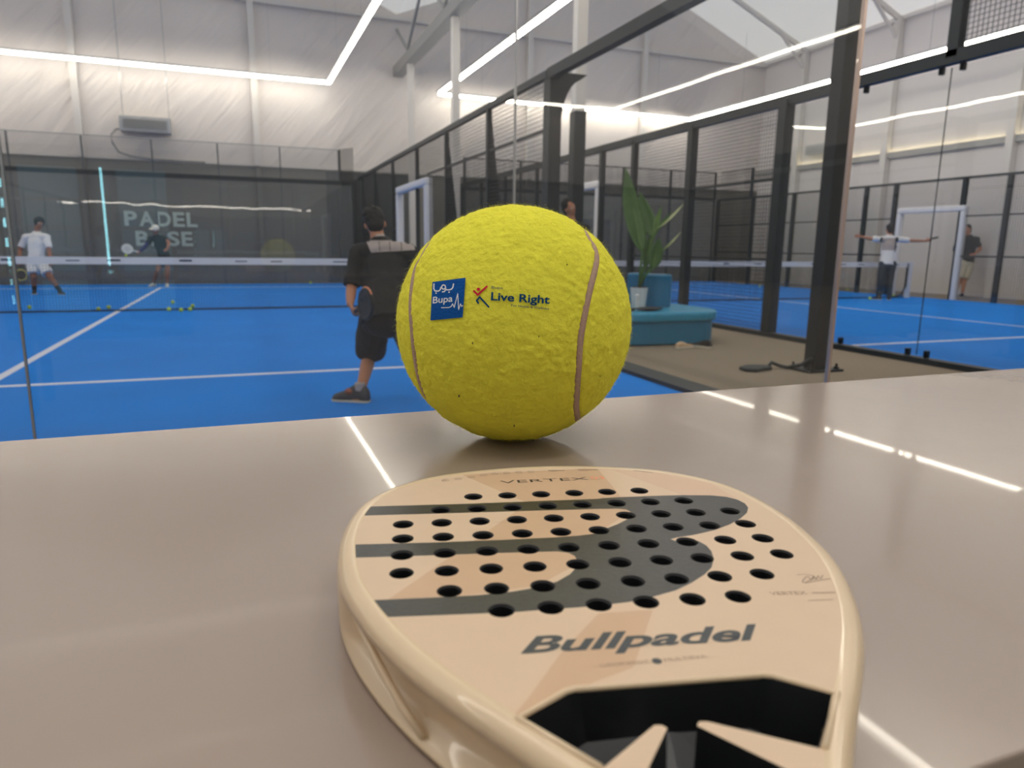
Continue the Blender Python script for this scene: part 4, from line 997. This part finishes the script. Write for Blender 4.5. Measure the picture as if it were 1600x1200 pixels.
# dirt specks
mb = MB()
for x, y, r in ((832-600+0, 0, 0),):
    pass
for (x, y, r) in ((407, 690, 5), (835, 335, 4), (707, 660, 4), (345, 930, 6), (985, 840, 4), (595, 1065, 5), (690, 1162, 5)):
    d = B(x, y); mb.ball(bc+d*(BR+.001), r*.00011, 8, 6, sc=(1, 1, 2.2))
o = mb.build('dirt_specks', MT['eva'], t); o['kind'] = 'stuff'
# loose fibres
random.seed(11); mb = MB(); vs = []; fs = []
toc = (CAM-bc).normalized()
kd = [B(290, 490), B(620, 490)]
for i in range(26000):
    z = random.uniform(-.99, 1); a = random.uniform(0, 2*PI); q = math.sqrt(1-z*z); d = V((q*math.cos(a), q*math.sin(a), z))
    if d.dot(toc) < -.25: continue
    tx = on_ball  # keep prints clear
    if d.dot(kd[0]) > .965 or d.dot(kd[1]) > .955 or d.dot(B(730, 500)) > .985: continue
    L = random.uniform(.0012, .0042) if random.random() < .985 else random.uniform(.006, .011)
    tn = d.cross(V((random.uniform(-1, 1), random.uniform(-1, 1), random.uniform(-1, 1)))).normalized(); t2 = d.cross(tn)
    p = bc+d*(BR-.001); w_ = .00007
    p1 = p+d*L*.5+tn*L*.25; p2 = p+d*L*.75+tn*L*.9*random.uniform(.2, 1)
    b = len(vs); s3 = tn.cross(toc).normalized()*w_; vs += [p-s3, p+s3, p1-s3*.8, p1+s3*.8, p2]
    fs += [(b, b+1, b+3, b+2), (b+2, b+3, b+4)]
mb.add(vs, fs); o = mb.build('fuzz', MT['fuzz'], t, fix=False); o['kind'] = 'stuff'

# ------------------------------------------------------------------ racket in the foreground
TH = .038
ro = V((2.1546, -13.2440, TZ)); ra = math.radians(-13.01)
t = thing('padel_racket', 'large sand-coloured perforated padel racket lying flat on the table in front of the ball', 'racket', ro, ra)
RX = V((math.cos(ra), math.sin(ra), 0)); RY = V((-math.sin(ra), math.cos(ra), 0))
def rk(u, v, z): return ro+RX*(u/1000)+RY*(v/1000)+UP*(z/1000)
def rf(x, y, z=None):       # a point of the photographed face in racket millimetres
    p = PZ(x, y, TZ+TH if z is None else z)-ro; return V((p.dot(RX)*1000, p.dot(RY)*1000))
half = [(0, 153), (30, 151), (60, 145), (85, 136.5), (105, 124), (122, 106), (133.5, 84), (139.5, 58), (141.5, 30), (139.5, 0), (134.5, -28), (125.5, -55), (113, -82), (99, -106), (85, -126), (72, -143), (59, -160), (48, -175), (37, -192), (28, -208), (21, -222)]
def cr_spline(P_, m_=6):
    out = []
    for i in range(len(P_)-1):
        p0 = V(P_[max(0, i-1)]); p1 = V(P_[i]); p2 = V(P_[i+1]); p3 = V(P_[min(len(P_)-1, i+2)])
        for j in range(m_):
            u = j/m_; out.append(.5*((2*p1)+(p2-p0)*u+(2*p0-5*p1+4*p2-p3)*u*u+(3*p1-p0-3*p2+p3)*u**3))
    out.append(V(P_[-1])); return out
right = cr_spline([(-30, 151)]+half)[6:]
outline = [V(q) for q in right] + [V((-q.x, q.y)) for q in reversed(right[1:])]     # open at the handle, clockwise
def offs(P_, d):
    out = []; n = len(P_)
    for i in range(n):
        a = P_[(i-1) % n]; b = P_[(i+1) % n]; tt = (b-a).normalized(); out.append(P_[i]+V((-tt.y, tt.x))*-d)
    return out
# the outline runs clockwise seen from above: its inward normal
def inw(P_):
    out = []; n = len(P_)
    for i in range(n):
        a = P_[(i-1) % n]; b = P_[(i+1) % n]; tt = (b-a).normalized(); out.append(V((tt.y, -tt.x)))
    return out
IN = inw(outline)
ni = len(outline)
# rim: a lofted section with a hollow channel low on the flanks
def sm(a, b, x): x = max(0, min(1, (x-a)/(b-a))); return x*x*(3-2*x)
vs = []; fs = []
for i, (p, q) in enumerate(zip(outline, IN)):
    g_ = sm(-18, -50, p.y)*sm(-185, -150, p.y)*12.5
    lift = 0
    sec = [(10.5, 37.9), (9.0, 38.4), (5.5, 38.2), (2.6, 36.6), (.8, 33.6), (.2+g_*.05, 29.5), (g_*.7, 27.5), (g_, 24), (g_, 11), (g_*.8, 6.5), (.2+g_*.05, 5), (.8, 3), (2.8, .8), (6, 0), (12, 0)]
    for o_, z in sec: r_ = p+q*o_; vs.append(rk(r_.x, r_.y, z))
ns_ = 15
for i in range(ni):
    k_ = (i+1) % ni
    for j in range(ns_-1): fs.append((i*ns_+j, i*ns_+j+1, k_*ns_+j+1, k_*ns_+j))
mb = MB(); mb.add(vs, fs); rim = mb.build('rim', MT['rim'], t, smooth=True)
# fins crossing the side channel
for sg in (-1, 1):
    mb = MB(); pts = [rk(sg*x, y, z) for x, y, z in ((126, -48, 30), (116, -70, 22), (104, -92, 12), (95, -106, 6))]
    mb.tube(pts, [.0014, .002, .002, .0016], 8); mb.build('side_fin', MT['rim'], t, smooth=True)
# face, cut by holes, throat and printed areas
grid = [(87, 0, 6, -58.2), (65, 0, 8, -81), (43.5, 0, 10, -104.5), (22, 0, 10, -104.5), (0, 0, 10, -104.5), (-21.8, 0, 10, -104.5), (-43.7, 0, 8, -81), (-65.2, 0, 6, -58)]
holes = [V((u0+23.25*i, v)) for v, _, n, u0 in grid for i in range(n)]
HR = 6.3
face_out = [p+q*9.5 for p, q in zip(outline, IN) if p.y > -199]
throat = [V(q) for q in ((-60, -142), (-40, -129.5), (-36, -128.4), (37, -128.4), (41, -129.5), (60, -142.5), (38, -169), (5.5, -151.2), (2.5, -151.0), (1.0, -153), (33, -190), (-37, -190), (-10, -153), (-11.2, -151.2), (-14, -150.8), (-37, -168.5))]
c3 = lambda *L: [rf(500+x*.2875, 710+y*.2875) for x, y in L]
c4 = lambda *L: [rf(900+x*.3, 710+y*.3) for x, y in L]
c6 = lambda *L: [rf(780+x*.375, 930+y*.375) for x, y in L]
logoA = c3((270, 283), (800, 268), (1540, 240)) + c4((120, 228), (250, 222), (400, 216), (550, 212), (700, 213), (780, 220), (840, 235), (880, 255), (897, 277), (890, 305), (855, 335), (800, 365), (720, 395), (610, 420), (560, 428), (520, 434), (493, 441), (520, 452), (580, 440), (640, 452), (680, 475), (706, 505), (718, 545), (705, 590), (670, 625), (600, 670), (520, 708), (400, 742), (280, 768), (120, 788), (0, 798)) + c3((1300, 838), (1050, 858), (700, 872), (352, 885), (285, 792), (600, 778), (860, 765), (1050, 745), (1180, 722), (1290, 690), (1360, 650), (1392, 615), (1398, 580), (1385, 552), (1350, 535), (1290, 527), (1000, 535), (600, 549), (178, 562), (172, 490), (600, 479), (1000, 464), (1250, 452), (1400, 442), (1500, 430)) + c4((80, 405), (160, 385), (220, 362), (262, 340), (285, 315), (283, 298), (262, 287), (220, 283), (100, 284), (20, 287)) + c3((1200, 305), (700, 320), (220, 333))
tan1 = c3((770, 110), (1130, 265), (700, 562), (370, 788), (800, 765), (1180, 715), (1392, 600), (1400, 560), (1500, 430)) + c4((285, 300), (215, 195), (110, 72))
tan2 = c4((180, 78), (560, 214), (840, 232), (700, 150), (420, 95))
tan3 = c6((415, 75), (250, 250), (120, 430), (60, 500)) + c6((100, 515), (290, 403), (560, 300), (640, 60))
tops = c3((770, 110), (1040, 230)) + c4((250, 195), (320, 175), (110, 72))
P2 = []; E2 = []
def loop2(ps, closed=True):
    b = len(P2); P2.extend(V(p) for p in ps); n = len(ps)
    E2.extend((b+i, b+(i+1) % n) for i in range(n if closed else n-1))
loop2(face_out); loop2(throat)
for h in holes: loop2([h+V((HR*math.cos(2*PI*j/28), HR*math.sin(2*PI*j/28))) for j in range(28)])
for q in (logoA, tan1, tan2, tan3): loop2(q)
def inside(p, poly):
    c = False; n = len(poly); j = n-1
    for i in range(n):
        a, b = poly[i], poly[j]
        if (a.y > p.y) != (b.y > p.y) and p.x < (b.x-a.x)*(p.y-a.y)/(b.y-a.y)+a.x: c = not c
        j = i
    return c
vo, eo, fo, _, _, _ = geometry.delaunay_2d_cdt(P2, E2, [], 0, 1e-4)
mb = MB(); mb.v = [tuple(rk(v.x, v.y, 38)) for v in vo]
for f in fo:
    c = sum((vo[i] for i in f), V((0, 0)))/len(f)
    if not inside(c, face_out) or inside(c, throat) or any((c-h).length < HR*.995 for h in holes): continue
    k_ = 0
    if inside(c, tan1) or inside(c, tan3): k_ = 1
    if inside(c, tan2): k_ = 3
    if inside(c, logoA): k_ = 2
    mb.f.append(tuple(f)); mb.mi.append(k_)
fc = mb.build('face', [MT['sand'], MT['tan'], MT['logo'], mat('racket_rose', (210, 180, 152), .42, spec=.35)], t)
# hole walls with a darker bevel ring
mb = MB(); n = 28
for h in holes:
    vs = []
    for z, r_ in ((38, HR), (36.9, HR-.75), (30, HR-.9), (1, HR-.9)):
        vs += [rk(h.x+r_*math.cos(2*PI*j/n), h.y+r_*math.sin(2*PI*j/n), z) for j in range(n)]
    mb.add(vs, [(a*n+j, a*n+(j+1) % n, (a+1)*n+(j+1) % n, (a+1)*n+j) for a in range(3) for j in range(n)])
    mb.add([rk(h.x+(HR-.9)*math.cos(2*PI*j/n), h.y+(HR-.9)*math.sin(2*PI*j/n), 1) for j in range(n)], [tuple(range(n))])
o = mb.build('hole_lining', MT['eva'], t, smooth=False, fix=False)
# underside
und = [rk(p.x+q.x*11, p.y+q.y*11, .3) for p, q in zip(outline, IN)]
mb = MB(); mb.add(und, [tuple(range(len(und)))]); mb.build('back_face', MT['eva'], t)
# throat: black faceted well with a raised lip
mb = MB(); n = len(throat); vs = [rk(p.x, p.y, 38) for p in throat]
cen = V((0, -152)); low = [rk(*(p+(cen-p)*.10), 14) for p in throat]
mb.add(vs+low, [(i, (i+1) % n, n+(i+1) % n, n+i) for i in range(n)]); mb.build('throat_wall', MT['gloss'], t)
mb = MB(); fl = [(-60, -142, 13), (-40, -129, 18), (0, -128, 20), (40, -129, 18), (60, -142, 13), (38, -170, 8), (0, -150, 5), (-38, -170, 8), (-24, -180, 16), (22, -180, 16), (0, -176, 20), (-20, -146, 4), (24, -146, 4)]
vs = [rk(*q) for q in fl]
mb.add(vs, [(0, 1, 11), (1, 2, 11), (2, 6, 11), (2, 12, 6), (2, 3, 12), (3, 4, 12), (4, 5, 12), (5, 6, 12), (0, 11, 7), (11, 6, 7), (6, 10, 7), (7, 10, 8), (6, 5, 10), (5, 9, 10)])
mb.build('throat_floor', MT['gloss'], t)
mb = MB(); lip = [rk(p.x+(p-cen).normalized().x*1.6, p.y+(p-cen).normalized().y*1.6, 38.1) for p in [throat[-1]]+throat[:7]]
mb.tube(lip, .0014, 8); mb.build('throat_lip', MT['rim'], t, smooth=True)
# handle
mb = MB(); mb.prism([(-22, -176), (22, -176), (17, -225), (16, -232), (-16, -232), (-17, -225)], 8, 33)
mb.v = [tuple(rk(*q)) for q in mb.v]; mb.build('neck', MT['gloss'], t, bevel=.004)
mb = MB(); pts = [rk(0, y, 20) for y in (-226, -260, -300, -340, -352)]; mb.tube(pts, [.0165, .0165, .0165, .017, .0195], 20); hd_ = mb.build('grip', MT['eva'], t, smooth=True)
mb = MB(); mb.tube([rk(0, -350, 20), rk(0, -356, 20)], .02, 20); mb.build('grip_cap', MT['black'], t)
# lettering on the face
def face_text(s, u0, v0, u1, v1, cap_h, name, m, shear=0, offset=0, z=38.12, space=1.0):
    vs, fs = capped(s, shear=shear, offset=offset, space=space); e = V((u1-u0, v1-v0)); n_ = V((-e.y, e.x)).normalized()
    mb = MB(); mb.add([rk(*(V((u0, v0))+e*a+n_*b*cap_h), z) for a, b in vs], fs); return mb.build(name, m, fc, fix=False)
face_text('Bullpadel', -54.5, -101.0, 54.5, -102.8, 11.8, 'lettering', MT['letter'], shear=.42, offset=.028, space=1.0)
face_text('VERTEX', -36.5, 111.5, 28.5, 113.4, 6.0, 'lettering', MT['dletter'], offset=-.004)
face_text('03', 31, 114.0, 41, 114.2, 6, 'number', MT['orange'])
face_text('CUSTOM WEIGHT', -24, -114.6, -3, -114.2, 2.2, 'small_print', MT['letterf']); face_text('MULTIEVA', 3.5, -113.9, 22, -113.3, 2.2, 'small_print', MT['letterf'])
mb = MB(); mb.add([rk(.2+2.1*math.cos(j*PI/8), -113.2+2.1*math.sin(j*PI/8), 38.12) for j in range(16)], [tuple(range(16))]); mb.build('small_mark', MT['letter'], fc)
a, b = rf(1205, 930), rf(1302, 929)
face_text('VERTEX', a.x, a.y, (a.x+b.x)/2+3, (a.y+b.y)/2, 3.2, 'small_print', MT['letterf'])
def face_line(P_, wd, name, m):
    mb = MB(); P_ = cr_spline(P_, 5); vs = []
    for i, p in enumerate(P_):
        d = (P_[min(i+1, len(P_)-1)]-P_[max(i-1, 0)]).normalized(); s2 = V((-d.y, d.x))*wd/2; vs += [rk(*(p+s2), 38.13), rk(*(p-s2), 38.13)]
    mb.add(vs, [(2*i, 2*i+1, 2*i+3, 2*i+2) for i in range(len(P_)-1)]); return mb.build(name, m, fc, fix=False)
q4 = lambda L: [tuple(rf(900+x*.3, 710+y*.3)) for x, y in L]
face_line(q4([(1150, 628), (1200, 626), (1240, 640), (1195, 668), (1180, 662), (1205, 635), (1225, 655), (1238, 634), (1250, 652), (1262, 632), (1275, 648), (1285, 628)]), .5, 'signature', MT['letterf'])
face_line(q4([(1195, 672), (1260, 658), (1325, 648)]), .45, 'signature', MT['letterf'])
face_line(q4([(1230, 722), (1350, 720)]), .9, 'small_print', MT['letterf']); face_line(q4([(1210, 762), (1340, 757)]), .6, 'small_print', MT['letterf'])
# small round marks along the top edge
q3 = lambda x, y: rf(500+x*.2875, 710+y*.2875)
for x, y in ((680, 141), (750, 133), (822, 124), (888, 113), (950, 106), (1015, 102), (1080, 98), (1146, 95)):
    c = q3(x, y); mb = MB(); n = 20
    vs = []
    for j in range(n):
        a = 2*PI*j/n; vs += [rk(c.x+2.6*math.cos(a), c.y+2.6*math.sin(a), 38.12), rk(c.x+2.2*math.cos(a), c.y+2.2*math.sin(a), 38.12)]
    mb.add(vs, [(2*j, 2*j+1, (2*j+3) % (2*n), (2*j+2) % (2*n)) for j in range(n)])
    mb.add([rk(c.x+u, c.y+v, 38.12) for u, v in ((-1.2, -.9), (-.7, -.9), (-.7, .9), (-1.2, .9), (.5, -.9), (1, -.9), (1, .9), (.5, .9), (-1.2, -.2), (1, -.2), (1, .25), (-1.2, .25))], [(0, 1, 2, 3), (4, 5, 6, 7), (8, 9, 10, 11)])
    mb.build('round_mark', MT['letterf'], fc, fix=False)
for x0, x1, y in ((1240, 1330, 88), (1400, 1510, 84)):
    a = q3(x0, y); b = q3(x1, y); face_line([tuple(a), tuple(b)], .8, 'small_print', MT['dletter']); face_line([tuple(a-V((0, 2))), tuple(a.lerp(b, .5)-V((0, 2)))], .5, 'small_print', MT['letterf'])
a = rf(990, 735); b = rf(1020, 739); face_line([tuple(a), tuple(b)], .6, 'small_print', MT['dletter'])
